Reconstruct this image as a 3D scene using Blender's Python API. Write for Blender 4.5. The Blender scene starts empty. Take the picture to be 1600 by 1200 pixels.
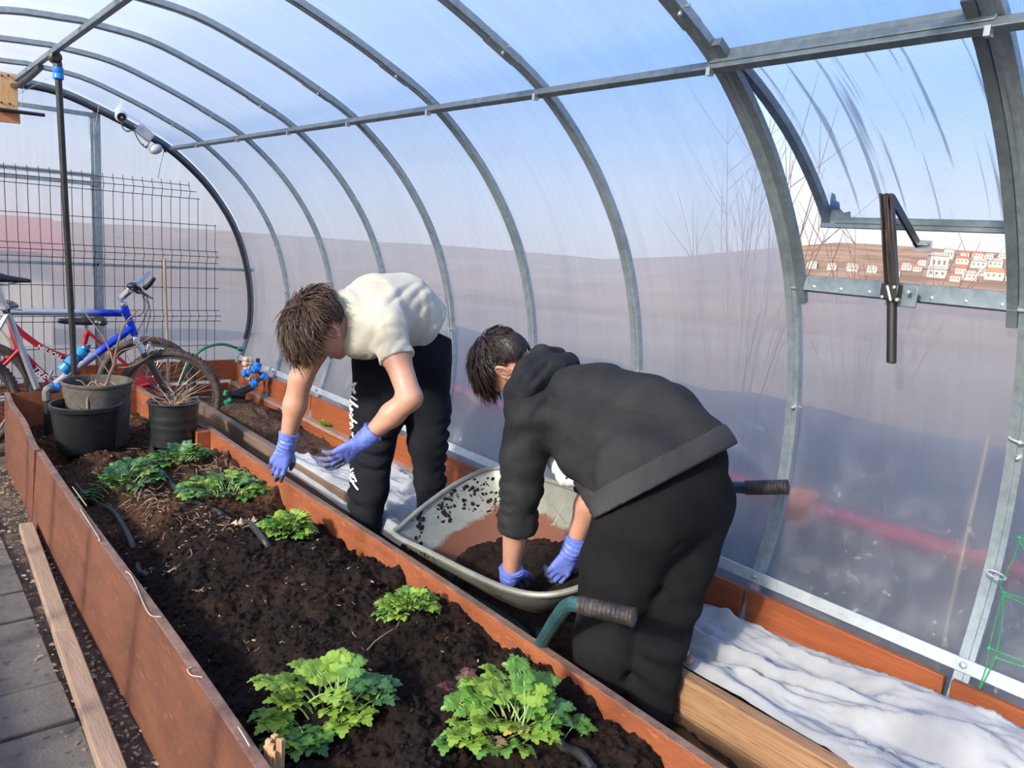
import bpy, math, random
import numpy as np
from mathutils import Vector, Matrix
random.seed(7); rng = np.random.default_rng(11)
PI = math.pi
scene = bpy.context.scene
COL = scene.collection

# ------------------------------------------------------------------ camera, sky, sun, exposure
W2C = np.array([[0.77045164, -0.05768503, 0.63488323],
                [-0.6333149, -0.1831646, 0.75190622],
                [0.0729144, -0.98138839, -0.17765226]])     # columns: camera right, down, forward in the world
EYE = np.array([0.0, 0.0, 1.5]); FPX = 1211.0
cam = bpy.data.cameras.new('camera'); camo = bpy.data.objects.new('camera', cam); COL.objects.link(camo)
cam.sensor_width = 36.0; cam.lens = FPX / 1600 * 36.0; cam.clip_start = 0.02; cam.clip_end = 3000
m = Matrix.Identity(4)
for i in range(3):
    m[i][0] = W2C[i, 0]; m[i][1] = -W2C[i, 1]; m[i][2] = -W2C[i, 2]; m[i][3] = EYE[i]
camo.matrix_world = m
scene.camera = camo

SUN_FROM = Vector((-0.86, -0.20, 0.46)).normalized()         # towards the sun
SUN_STRENGTH = 14.5
SKY_STRENGTH = 1.55
EXPOSURE = 0.12
scene.view_settings.view_transform = 'Standard'; scene.view_settings.look = 'None'
scene.view_settings.exposure = EXPOSURE; scene.view_settings.gamma = 1.0
scene.view_settings.use_curve_mapping = False
wd = bpy.data.worlds.new('sky'); scene.world = wd; wd.use_nodes = True
nt = wd.node_tree; nt.nodes.clear()
out = nt.nodes.new('ShaderNodeOutputWorld'); bg = nt.nodes.new('ShaderNodeBackground')
tc = nt.nodes.new('ShaderNodeTexCoord'); sx = nt.nodes.new('ShaderNodeSeparateXYZ'); cr = nt.nodes.new('ShaderNodeValToRGB')
nt.links.new(tc.outputs['Generated'], sx.inputs[0]); nt.links.new(sx.outputs['Z'], cr.inputs[0])
nt.links.new(cr.outputs[0], bg.inputs[0]); nt.links.new(bg.outputs[0], out.inputs[0])
el = cr.color_ramp.elements
el[0].position = 0.0; el[0].color = (0.66, 0.64, 0.64, 1)
el[1].position = 1.0; el[1].color = (0.10, 0.26, 0.72, 1)
for p_, c_ in ((0.08, (0.62, 0.67, 0.74, 1)), (0.22, (0.34, 0.53, 0.84, 1)), (0.5, (0.15, 0.36, 0.84, 1))):
    e = el.new(p_); e.color = c_
bg.inputs[1].default_value = SKY_STRENGTH
sl = bpy.data.lights.new('sun', 'SUN'); so = bpy.data.objects.new('sun', sl); COL.objects.link(so)
sl.energy = SUN_STRENGTH; sl.angle = math.radians(2.6); sl.color = (1.0, 0.90, 0.74)
so.rotation_euler = SUN_FROM.to_track_quat('Z', 'Y').to_euler(); so.location = (-6, -2, 6)
scene.cycles.transparent_max_bounces = 24
scene.cycles.max_bounces = 10

# ------------------------------------------------------------------ helpers
def at(px, py, d):
    """world point seen at pixel (px, py) of the 1600x1200 frame, d metres along the viewing axis"""
    return EYE + W2C @ np.array([(px - 800) / FPX * d, (py - 600) / FPX * d, d])
def on_x(px, py, x):
    r = W2C @ np.array([(px - 800) / FPX, (py - 600) / FPX, 1.0]); return EYE + r * (x / r[0])
def on_y(px, py, y):
    r = W2C @ np.array([(px - 800) / FPX, (py - 600) / FPX, 1.0]); return EYE + r * (y / r[1])
def on_z(px, py, z):
    r = W2C @ np.array([(px - 800) / FPX, (py - 600) / FPX, 1.0]); return EYE + r * ((z - 1.5) / r[2])

def _hash(ix, iy, iz, seed):
    h = (ix * 374761393 + iy * 668265263 + iz * 2147483647 + seed * 974711) & 0xFFFFFFFF
    h = ((h ^ (h >> 13)) * 1274126177) & 0xFFFFFFFF
    return ((h ^ (h >> 16)) & 0xFFFF) / 65535.0
def vnoise(p, seed=0):
    p = np.asarray(p, float); i = np.floor(p).astype(np.int64); f = p - i; f = f * f * (3 - 2 * f)
    r = 0
    for dx in (0, 1):
        wx = f[..., 0] if dx else 1 - f[..., 0]
        for dy in (0, 1):
            wy = f[..., 1] if dy else 1 - f[..., 1]
            for dz in (0, 1):
                wz = f[..., 2] if dz else 1 - f[..., 2]
                r = r + wx * wy * wz * _hash(i[..., 0] + dx, i[..., 1] + dy, i[..., 2] + dz, seed)
    return r * 2 - 1
def fbm(p, seed=0, octs=4, gain=0.5):
    p = np.asarray(p, float); a = 1.0; s = 0
    for o in range(octs):
        s = s + a * vnoise(p * (2 ** o), seed + o * 17); a *= gain
    return s

MATS = {}
def M(name, c1, c2=None, scale=20.0, rough=0.6, metal=0.0, bump=0.0, bscale=60.0, stretch=(1, 1, 1), sheen=0.0, spec=0.5, mid=(0.35, 0.65), c3=None, sub=0.0, trans=0.0):
    """principled material, colour mottled between c1 and c2 (and specks of c3) by noise, fine relief by bump"""
    if name in MATS: return MATS[name]
    mt = bpy.data.materials.new(name); mt.use_nodes = True; n = mt.node_tree; b = n.nodes['Principled BSDF']
    b.inputs['Roughness'].default_value = rough; b.inputs['Metallic'].default_value = metal
    b.inputs['Specular IOR Level'].default_value = spec
    if sheen: b.inputs['Sheen Weight'].default_value = sheen
    if sub:
        b.inputs['Subsurface Weight'].default_value = sub; b.inputs['Subsurface Radius'].default_value = (0.012, 0.004, 0.002)
    tcn = n.nodes.new('ShaderNodeTexCoord'); mp = n.nodes.new('ShaderNodeMapping'); mp.inputs['Scale'].default_value = stretch
    n.links.new(tcn.outputs['Object'], mp.inputs[0])
    if c2 is None: b.inputs['Base Color'].default_value = (*c1, 1)
    else:
        no = n.nodes.new('ShaderNodeTexNoise'); no.inputs['Scale'].default_value = scale; no.inputs['Detail'].default_value = 6
        no.inputs['Roughness'].default_value = 0.65
        rp = n.nodes.new('ShaderNodeValToRGB'); rp.color_ramp.elements[0].position = mid[0]; rp.color_ramp.elements[1].position = mid[1]
        rp.color_ramp.elements[0].color = (*c1, 1); rp.color_ramp.elements[1].color = (*c2, 1)
        n.links.new(mp.outputs[0], no.inputs['Vector']); n.links.new(no.outputs['Fac'], rp.inputs[0])
        src = rp.outputs[0]
        if c3 is not None:
            n3 = n.nodes.new('ShaderNodeTexNoise'); n3.inputs['Scale'].default_value = scale * 4.3; n3.inputs['Detail'].default_value = 3
            r3 = n.nodes.new('ShaderNodeValToRGB'); r3.color_ramp.elements[0].position = 0.60; r3.color_ramp.elements[1].position = 0.70
            n.links.new(mp.outputs[0], n3.inputs['Vector']); n.links.new(n3.outputs['Fac'], r3.inputs[0])
            mx = n.nodes.new('ShaderNodeMix'); mx.data_type = 'RGBA'
            n.links.new(r3.outputs[0], mx.inputs[0]); n.links.new(src, mx.inputs[6]); mx.inputs[7].default_value = (*c3, 1); src = mx.outputs[2]
        n.links.new(src, b.inputs['Base Color'])
    if bump:
        bn = n.nodes.new('ShaderNodeTexNoise'); bn.inputs['Scale'].default_value = bscale; bn.inputs['Detail'].default_value = 5
        bp = n.nodes.new('ShaderNodeBump'); bp.inputs['Strength'].default_value = bump; bp.inputs['Distance'].default_value = 0.01
        n.links.new(mp.outputs[0], bn.inputs['Vector']); n.links.new(bn.outputs['Fac'], bp.inputs['Height']); n.links.new(bp.outputs[0], b.inputs['Normal'])
    if trans:
        o = n.nodes['Material Output']; tr = n.nodes.new('ShaderNodeBsdfTranslucent'); tr.inputs[0].default_value = (*(c2 or c1), 1)
        ms = n.nodes.new('ShaderNodeMixShader'); ms.inputs[0].default_value = trans
        n.links.new(b.outputs[0], ms.inputs[1]); n.links.new(tr.outputs[0], ms.inputs[2]); n.links.new(ms.outputs[0], o.inputs[0])
    MATS[name] = mt; return mt

def tag(o, label=None, cat=None, group=None, kind=None):
    if label: o['label'] = label
    if cat: o['category'] = cat
    if group: o['group'] = group
    if kind: o['kind'] = kind
    return o
def empty(name, loc=(0, 0, 0), label=None, cat=None, group=None, kind=None, parent=None):
    o = bpy.data.objects.new(name, None); COL.objects.link(o); o.location = Vector([float(v) for v in loc]); o.empty_display_size = 0.1
    if parent is not None: o.parent = parent; o.location = Vector([float(v) for v in loc]) - world_loc(parent)
    return tag(o, label, cat, group, kind)
def world_loc(o):
    v = Vector((0, 0, 0))
    while o is not None: v += o.location; o = o.parent
    return v
def link(name, me, mat, parent=None):
    o = bpy.data.objects.new(name, me); COL.objects.link(o)
    if mat is not None and len(me.materials) == 0: me.materials.append(mat)
    if parent is not None:
        o.parent = parent; o.location = -world_loc(parent)   # vertices are in world coordinates
    return o
def copy_tree(o, parent=None):
    c = o.copy(); COL.objects.link(c)
    if parent is not None: c.parent = parent
    for ch in list(o.children): copy_tree(ch, c)
    return c

def V(a): return np.asarray(a, float)
def unit(a):
    a = V(a); n = np.linalg.norm(a); return a / n if n > 1e-12 else a
class MB:
    """collects world-space geometry for one mesh"""
    def __init__(s): s.v = []; s.f = []; s.n = 0
    def add(s, verts, faces):
        verts = np.asarray(verts, float).reshape(-1, 3); s.v.append(verts)
        s.f += [tuple(i + s.n for i in f) for f in faces]; s.n += len(verts); return s
    def box(s, c, size, R=None, taper=None):
        h = V(size) / 2; p = []
        for z in (-1, 1):
            for x, y in ((-1, -1), (1, -1), (1, 1), (-1, 1)):
                k = 1 if taper is None or z < 0 else taper
                p.append((x * h[0] * k, y * h[1] * k, z * h[2]))
        p = np.array(p)
        if R is not None: p = p @ np.asarray(R).T
        return s.add(p + V(c), [(3, 2, 1, 0), (4, 5, 6, 7), (0, 1, 5, 4), (1, 2, 6, 5), (2, 3, 7, 6), (3, 0, 4, 7)])
    def bar(s, a, b, w, h, up=(0, 0, 1), twist=0):
        a = V(a); b = V(b); d = unit(b - a); x = np.cross(d, V(up)); x = unit(x) if np.linalg.norm(x) > 1e-6 else unit(np.cross(d, (1, 0, 0))); z = np.cross(x, d)
        R = np.stack([x, d, z], 1); return s.box((a + b) / 2, (w, np.linalg.norm(b - a), h), R)
    def tube(s, pts, r, n=8, caps=True, flat=1.0, up=None):
        pts = np.asarray(pts, float); k = len(pts); r = np.broadcast_to(np.asarray(r, float), (k,))
        t = np.gradient(pts, axis=0); t /= np.maximum(np.linalg.norm(t, axis=1, keepdims=True), 1e-9)
        u = V(up) if up is not None else (V((0, 0, 1)) if abs(t[0][2]) < 0.9 else V((1, 0, 0)))
        vs = []
        for i in range(k):
            u = u - t[i] * u.dot(t[i]); u = unit(u); w = np.cross(t[i], u)
            for j in range(n):
                a = 2 * PI * j / n; vs.append(pts[i] + r[i] * (u * math.cos(a) * flat + w * math.sin(a)))
        fs = [(i * n + j, i * n + (j + 1) % n, (i + 1) * n + (j + 1) % n, (i + 1) * n + j) for i in range(k - 1) for j in range(n)]
        if caps: fs += [tuple(range(n - 1, -1, -1)), tuple((k - 1) * n + j for j in range(n))]
        return s.add(vs, fs)
    def sweep(s, pts, prof, side, closed=True, caps=True):
        """profile (u along 'side' normal-in-plane, v along fixed axis) swept along a planar path; side: list of (U, Vv) frames"""
        pts = np.asarray(pts, float); k = len(pts); n = len(prof); vs = []
        for i in range(k):
            U, W = side[i]
            for a, b in prof: vs.append(pts[i] + U * a + W * b)
        fs = [(i * n + j, i * n + (j + 1) % n, (i + 1) * n + (j + 1) % n, (i + 1) * n + j) for i in range(k - 1) for j in range(n if closed else n - 1)]
        if caps and closed: fs += [tuple(range(n - 1, -1, -1)), tuple((k - 1) * n + j for j in range(n))]
        return s.add(vs, fs)
    def lathe(s, c, prof, n=24, axis=(0, 0, 1), closed=False):
        """prof: list of (radius, height) along the axis from c"""
        ax = unit(axis); u = np.cross(ax, (1, 0, 0)); u = unit(u) if np.linalg.norm(u) > 0.1 else unit(np.cross(ax, (0, 1, 0))); w = np.cross(ax, u); c = V(c)
        vs = [c + ax * h + r * (u * math.cos(2 * PI * j / n) + w * math.sin(2 * PI * j / n)) for r, h in prof for j in range(n)]; k = len(prof)
        fs = [(i * n + j, i * n + (j + 1) % n, (i + 1) * n + (j + 1) % n, (i + 1) * n + j) for i in range(k - 1) for j in range(n)]
        if closed: fs += [tuple(range(n - 1, -1, -1)), tuple((k - 1) * n + j for j in range(n))]
        return s.add(vs, fs)
    def ball(s, c, r, n=8, R=None):
        r = np.broadcast_to(V(r), (3,)); vs = []; fs = []; k = max(3, n // 2 + 1)
        for i in range(k + 1):
            th = PI * i / k
            for j in range(n): vs.append((math.sin(th) * math.cos(2 * PI * j / n), math.sin(th) * math.sin(2 * PI * j / n), math.cos(th)))
        vs = np.array(vs) * r
        if R is not None: vs = vs @ np.asarray(R).T
        fs = [(i * n + j, (i + 1) * n + j, (i + 1) * n + (j + 1) % n, i * n + (j + 1) % n) for i in range(k) for j in range(n)]
        return s.add(vs + V(c), fs)
    def build(s, name, mat, parent=None, smooth=True, bevel=0.0, angle=35):
        me = bpy.data.meshes.new(name); vv = np.concatenate(s.v) if s.v else np.zeros((0, 3))
        me.from_pydata(vv.tolist(), [], s.f); me.validate(); me.update()
        if smooth: 
            me.polygons.foreach_set('use_smooth', [True] * len(me.polygons)); me.set_sharp_from_angle(angle=math.radians(angle))
        o = link(name, me, mat, parent)
        if bevel:
            bv = o.modifiers.new('bevel', 'BEVEL'); bv.width = bevel; bv.segments = 2; bv.limit_method = 'ANGLE'
        return o
def grid_mesh(name, P, mat, parent=None, smooth=True):
    """P: (a, b, 3) array of points"""
    a, b = P.shape[:2]; idx = np.arange(a * b).reshape(a, b)
    q = np.stack([idx[:-1, :-1], idx[1:, :-1], idx[1:, 1:], idx[:-1, 1:]], -1).reshape(-1, 4)
    me = bpy.data.meshes.new(name); me.vertices.add(a * b); me.vertices.foreach_set('co', P.reshape(-1).astype(np.float32))
    me.loops.add(len(q) * 4); me.loops.foreach_set('vertex_index', q.reshape(-1).astype(np.int32))
    me.polygons.add(len(q)); me.polygons.foreach_set('loop_start', np.arange(0, len(q) * 4, 4, dtype=np.int32))
    me.update(calc_edges=True); me.validate()
    if smooth: me.polygons.foreach_set('use_smooth', [True] * len(me.polygons))
    return link(name, me, mat, parent)
def crom(pts, n=8):
    """Catmull-Rom through the points"""
    p = np.asarray(pts, float); p = np.concatenate([[2 * p[0] - p[1]], p, [2 * p[-1] - p[-2]]]); o = []
    for i in range(1, len(p) - 2):
        for t in np.linspace(0, 1, n, endpoint=False):
            o.append(0.5 * (2 * p[i] + (p[i + 1] - p[i - 1]) * t + (2 * p[i - 1] - 5 * p[i] + 4 * p[i + 1] - p[i + 2]) * t * t + (3 * p[i] - p[i - 1] - 3 * p[i + 1] + p[i + 2]) * t ** 3))
    o.append(p[-2]); return np.array(o)
# ------------------------------------------------------------------ greenhouse shell
XC = 0.79
HALF = [(0.79, 2.335), (1.07, 2.312), (1.32, 2.236), (1.55, 2.145), (1.79, 2.03), (2.0, 1.865), (2.15, 1.70), (2.28, 1.50), (2.37, 1.27), (2.42, 1.03),
        (2.432, 0.80), (2.41, 0.62), (2.345, 0.41), (2.30, 0.28), (2.265, 0.14), (2.24, 0.0)]
RHALF = crom(HALF, 4)
def prof_at(off=0.0, left=False):
    p = RHALF.copy(); t = np.gradient(p, axis=0); t /= np.linalg.norm(t, axis=1, keepdims=True)
    nrm = np.stack([-t[:, 1], t[:, 0]], 1) * 1.0              # outward (for apex tangent +x -> normal +z)
    p = p + nrm * off
    if left: p = p.copy(); p[:, 0] = 2 * XC - p[:, 0]; nrm = nrm * np.array([-1, 1])
    return p, nrm
ARCH_Y = [-1.97, -1.30, -0.63, 0.04, 0.690, 1.365, 2.07, 2.72, 3.39, 4.05, 4.78, 5.52, 6.24]
BACK_Y = 6.24
I_PURLIN = 16                                                  # index in RHALF of the purlin (1.79, 2.03)

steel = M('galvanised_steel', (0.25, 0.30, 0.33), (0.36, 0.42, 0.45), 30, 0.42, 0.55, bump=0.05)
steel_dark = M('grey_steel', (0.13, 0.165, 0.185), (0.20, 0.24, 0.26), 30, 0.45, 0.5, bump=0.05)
orange_board = M('orange_stained_wood', (0.20, 0.048, 0.013), (0.29, 0.076, 0.020), 5, 0.6, stretch=(3, 0.6, 8), bump=0.2, bscale=20, c3=(0.20, 0.055, 0.02))

def poly_material(name, streak=0.0, haze=0.28, sharp=0.44):
    mt = bpy.data.materials.new(name); mt.use_nodes = True; n = mt.node_tree; n.nodes.clear(); L = n.links.new
    o = n.nodes.new('ShaderNodeOutputMaterial'); g = n.nodes.new('ShaderNodeNewGeometry')
    tcn = n.nodes.new('ShaderNodeTexCoord'); s = n.nodes.new('ShaderNodeSeparateXYZ'); L(tcn.outputs['Object'], s.inputs[0])
    # flutes of the twin-wall sheet, 6.3 mm apart
    wv = n.nodes.new('ShaderNodeMath'); wv.operation = 'MULTIPLY'; wv.inputs[1].default_value = 2 * PI / 0.0063
    cmb = s.outputs['X'] if name == 'twin_wall_end' else s.outputs['Y']
    L(cmb, wv.inputs[0]); sn = n.nodes.new('ShaderNodeMath'); sn.operation = 'SINE'; L(wv.outputs[0], sn.inputs[0])
    mr = n.nodes.new('ShaderNodeMapRange'); mr.inputs['From Min'].default_value = 0.2; mr.inputs['From Max'].default_value = 1.0
    mr.inputs['To Min'].default_value = 1.0; mr.inputs['To Max'].default_value = 0.80; L(sn.outputs[0], mr.inputs[0])
    # dirt: fine specks and long run-off streaks along the flutes
    mp = n.nodes.new('ShaderNodeMapping'); mp.inputs['Scale'].default_value = (0.5, 16.0, 0.5) if name != 'twin_wall_end' else (16, 0.5, 0.5)
    L(tcn.outputs['Object'], mp.inputs[0])
    ns = n.nodes.new('ShaderNodeTexNoise'); ns.inputs['Scale'].default_value = 2.2; ns.inputs['Detail'].default_value = 4; L(mp.outputs[0], ns.inputs['Vector'])
    rs = n.nodes.new('ShaderNodeMapRange'); rs.inputs['From Min'].default_value = 0.58 if streak else 0.35; rs.inputs['From Max'].default_value = 0.64 if streak else 0.8
    rs.inputs['To Min'].default_value = 1.0; rs.inputs['To Max'].default_value = 1 - streak if streak else 0.88; L(ns.outputs['Fac'], rs.inputs[0])
    n2 = n.nodes.new('ShaderNodeTexNoise'); n2.inputs['Scale'].default_value = 9; n2.inputs['Detail'].default_value = 8; L(tcn.outputs['Object'], n2.inputs['Vector'])
    r2 = n.nodes.new('ShaderNodeMapRange'); r2.inputs['From Min'].default_value = 0.45; r2.inputs['From Max'].default_value = 0.8; r2.inputs['To Min'].default_value = 0.0; r2.inputs['To Max'].default_value = 0.35
    L(n2.outputs['Fac'], r2.inputs[0])
    n5 = n.nodes.new('ShaderNodeTexNoise'); n5.inputs['Scale'].default_value = 42; n5.inputs['Detail'].default_value = 5; L(tcn.outputs['Object'], n5.inputs['Vector'])
    r5 = n.nodes.new('ShaderNodeMapRange'); r5.inputs['From Min'].default_value = 0.62; r5.inputs['From Max'].default_value = 0.72; r5.inputs['To Max'].default_value = 0.45; L(n5.outputs['Fac'], r5.inputs[0])
    # the foot of the sheet is dustier than the top
    low = n.nodes.new('ShaderNodeMapRange'); low.inputs['From Min'].default_value = 1.0; low.inputs['From Max'].default_value = 0.2
    low.inputs['To Min'].default_value = 0.25; low.inputs['To Max'].default_value = 1.0; L(s.outputs['Z'], low.inputs[0])
    ml = n.nodes.new('ShaderNodeMath'); ml.operation = 'MULTIPLY'; a5 = n.nodes.new('ShaderNodeMath'); a5.operation = 'ADD'; L(r2.outputs[0], a5.inputs[0]); L(r5.outputs[0], a5.inputs[1]); L(a5.outputs[0], ml.inputs[0]); L(low.outputs[0], ml.inputs[1])
    m1 = n.nodes.new('ShaderNodeMath'); m1.operation = 'MULTIPLY'; L(mr.outputs[0], m1.inputs[0]); L(rs.outputs[0], m1.inputs[1])
    col = n.nodes.new('ShaderNodeMix'); col.data_type = 'RGBA'; col.inputs[6].default_value = (0, 0, 0, 1); col.inputs[7].default_value = (0.93, 0.96, 1.0, 1)
    L(m1.outputs[0], col.inputs[0])
    t0 = n.nodes.new('ShaderNodeBsdfTransparent'); L(col.outputs[2], t0.inputs[0])
    rf = n.nodes.new('ShaderNodeBsdfRefraction'); rf.distribution = 'GGX'; rf.inputs['Roughness'].default_value = 0.75; rf.inputs['IOR'].default_value = 1.15; L(col.outputs[2], rf.inputs[0])
    tr = n.nodes.new('ShaderNodeMixShader'); tr.inputs[0].default_value = 1 - sharp; L(t0.outputs[0], tr.inputs[1]); L(rf.outputs[0], tr.inputs[2])
    tl = n.nodes.new('ShaderNodeBsdfTranslucent'); tl.inputs[0].default_value = (0.88, 0.86, 0.83, 1)
    df = n.nodes.new('ShaderNodeBsdfDiffuse'); df.inputs[0].default_value = (0.52, 0.50, 0.475, 1)
    gl = n.nodes.new('ShaderNodeBsdfGlossy'); gl.inputs['Roughness'].default_value = 0.28; gl.inputs[0].default_value = (0.9, 0.93, 1, 1)
    hz = n.nodes.new('ShaderNodeMath'); hz.operation = 'ADD'; hz.inputs[1].default_value = 0.30; L(ml.outputs[0], hz.inputs[0])
    d2 = n.nodes.new('ShaderNodeMixShader'); L(hz.outputs[0], d2.inputs[0]); L(tl.outputs[0], d2.inputs[1]); L(df.outputs[0], d2.inputs[2])
    ha = n.nodes.new('ShaderNodeMath'); ha.operation = 'ADD'; ha.inputs[1].default_value = haze; L(ml.outputs[0], ha.inputs[0])
    a = n.nodes.new('ShaderNodeMixShader'); L(ha.outputs[0], a.inputs[0]); L(tr.outputs[0], a.inputs[1]); L(d2.outputs[0], a.inputs[2])
    fr = n.nodes.new('ShaderNodeFresnel'); fr.inputs[0].default_value = 1.45
    b = n.nodes.new('ShaderNodeMixShader'); L(fr.outputs[0], b.inputs[0]); L(a.outputs[0], b.inputs[1]); L(gl.outputs[0], b.inputs[2])
    L(b.outputs[0], o.inputs[0]); MATS[name] = mt; return mt
poly = poly_material('twin_wall'); poly_end = poly_material('twin_wall_end'); poly_vent = poly_material('twin_wall_vent', streak=0.6, haze=0.2, sharp=0.75)

wall_r = empty('wall_right', (2.3, 2, 0), kind='structure'); ceil = empty('ceiling', (0.8, 2, 2.3), kind='structure'); wall_l = empty('wall_left', (-0.7, 2, 0), kind='structure')
pr, nr = prof_at(0.014); pl, nl = prof_at(0.014, True)
VI = 4                                                        # bay with the vent: between ARCH_Y[4] and ARCH_Y[5]
SILL_Z = 1.455
def sheet(name, prof, y0, y1, parent, mat=poly):
    P = np.array([[(x, y, z) for x, z in prof] for y in (y0, y1)]); return grid_mesh(name, P, mat, parent)
for i in range(len(ARCH_Y) - 1):
    y0, y1 = ARCH_Y[i] + 0.001, ARCH_Y[i + 1] - 0.001
    sheet('panel', np.concatenate([pl[:I_PURLIN + 1][::-1], pr[1:I_PURLIN + 1]]), y0, y1, ceil)
    low = pr[I_PURLIN:]
    if i == VI:
        j = int(np.argmax(low[:, 1] < SILL_Z)); t = (SILL_Z - low[j - 1, 1]) / (low[j, 1] - low[j - 1, 1])
        low = np.concatenate([[low[j - 1] + t * (low[j] - low[j - 1])], low[j:]])
    sheet('panel', low, y0, y1, wall_r)
    sheet('panel', pl[I_PURLIN:], y0, y1, wall_l)

bolt_m = M('bolt_zinc', (0.55, 0.57, 0.58), rough=0.35, metal=0.8)
def arch(i, y):
    r = empty('trim_%d' % (i + 1), (XC, y, 0), kind='structure')
    p0, n0 = prof_at(-0.010); q0, m0 = prof_at(-0.010, True)
    pts = np.concatenate([q0[::-1][:-1], p0]); nn = np.concatenate([m0[::-1][:-1], n0])
    W = V((0, 1, 0)); mb = MB(); w = 0.021 if y < 6 else 0.026
    pr_ = [(-0.012, -w), (-0.012, -0.006), (-0.017, -0.005), (-0.017, 0.005), (-0.012, 0.006), (-0.012, w), (0.010, w), (0.010, -w)]
    mb.sweep([(a, y, b) for a, b in pts], pr_, [(V((n_[0], 0, n_[1])), W) for n_ in nn])
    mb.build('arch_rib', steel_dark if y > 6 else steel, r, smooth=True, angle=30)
    if 0 < y < 6.3:
        jb = MB()                                             # splice sleeves either side of the purlin, and their bolts
        for k in (I_PURLIN - 3, I_PURLIN + 20, I_PURLIN + 33):
            if k >= len(p0) - 2: continue
            a, b = p0[k]; n_ = V((n0[k][0], 0, n0[k][1]))
            jb.lathe(V((a, y - 0.012, b)) - n_ * 0.012, [(0.0, 0.016), (0.005, 0.014), (0.006, 0.0)], 8, axis=-n_)
            jb.lathe(V((a, y - w, b)), [(0.004, -0.014), (0.004, 0)], 6, axis=(0, 1, 0), closed=True)
        jb.build('bolt', bolt_m, r)
        k = I_PURLIN - 3; sb = MB(); idx = range(k - 1, k + 2)
        sb.sweep([(p0[j][0], y, p0[j][1]) for j in idx], [(-0.0145, -w - 0.002), (-0.0145, w + 0.002), (0.010, w + 0.002), (0.010, -w - 0.002)], [(V((n0[j][0], 0, n0[j][1])), W) for j in idx])
        sb.build('splice_sleeve', steel, r)
    return r
for i, y in enumerate(ARCH_Y): arch(i, y)
NT = len(ARCH_Y) + 1
def rail(name, a, b, w, h, up=(0, 0, 1), mat=None):
    r = empty(name, a, kind='structure'); mb = MB(); mb.bar(a, b, w, h, up); mb.build('rail_tube', mat or steel, r, bevel=0.002); return r
pp, pn = prof_at(-0.036)
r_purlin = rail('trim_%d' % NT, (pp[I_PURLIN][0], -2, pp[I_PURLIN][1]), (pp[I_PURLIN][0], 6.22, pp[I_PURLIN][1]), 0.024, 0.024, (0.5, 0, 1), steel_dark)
mb = MB()
for y in ARCH_Y[4:]:
    mb.bar((pp[I_PURLIN][0] - .014, y - 0.006, pp[I_PURLIN][1] - .014), (pp[I_PURLIN][0] - .014, y + 0.006, pp[I_PURLIN][1] - .014), 0.02, 0.02)
mb.build('clip', bolt_m, r_purlin)
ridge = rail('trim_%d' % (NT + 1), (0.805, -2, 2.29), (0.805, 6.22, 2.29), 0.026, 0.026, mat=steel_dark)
lp, _ = prof_at(-0.036, True)
rail('trim_%d' % (NT + 2), (lp[I_PURLIN][0], -2, lp[I_PURLIN][1]), (lp[I_PURLIN][0], 6.22, lp[I_PURLIN][1]), 0.024, 0.024, (-0.5, 0, 1))
IR = int(np.argmin(np.abs(RHALF[:, 1] - 0.41)))
base_rail = rail('trim_%d' % (NT + 3), (2.325, -2, 0.425), (2.325, 6.22, 0.425), 0.018, 0.040, (0.35, 0, 1), M('galvanised_bright', (0.42, 0.47, 0.5), (0.55, 0.6, 0.62), 25, 0.4, 0.5))
mb = MB()
for y in ARCH_Y[3:]: mb.lathe((2.312, y, 0.43), [(0.0, 0.012), (0.008, 0.010), (0.010, 0.0)], 8, axis=(-0.94, 0, 0.34))
mb.build('bolt', bolt_m, base_rail)
rail('trim_%d' % (NT + 4), (-0.745, -2, 0.425), (-0.745, 6.22, 0.425), 0.018, 0.040, (-0.35, 0, 1))

# orange foundation boards along the foot of the right wall
bb = empty('baseboard_right', (2.29, 2, 0), kind='structure')
for y0, y1 in ((-2, 0.70), (0.72, 1.36), (1.38, 3.38), (3.40, 4.78), (4.80, 6.2)):
    mb = MB(); mb.bar((2.285, y0, 0.262), (2.285, y1, 0.262), 0.022, 0.26); mb.build('board', orange_board, bb, bevel=0.003)
for y0, y1 in ((-2, 1.2), (1.21, 4.0), (4.01, 6.15)):
    mb = MB(); mb.bar((2.245, y0, 0.235), (2.245, y1, 0.235), 0.055, 0.024); mb.build('ledge', M('weathered_ledge', (0.22, 0.13, 0.09), (0.34, 0.22, 0.16), 9, 0.8, stretch=(2, 0.5, 2), bump=0.2), bb, bevel=0.003)
    mb = MB(); mb.bar((2.225, y0, 0.11), (2.225, y1, 0.11), 0.022, 0.22); mb.build('board', orange_board, bb, bevel=0.003)
bl = empty('baseboard_left_added', (-0.7, 2, 0), kind='structure')  # left boards out of view, added to shade the path and batten
for y0, y1 in ((-2, 0.7), (0.72, 3.4), (3.42, 6.2)):
    mb = MB(); mb.bar((-0.70, y0, 0.22), (-0.70, y1, 0.22), 0.022, 0.42); mb.build('board', orange_board, bl, bevel=0.003)

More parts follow.
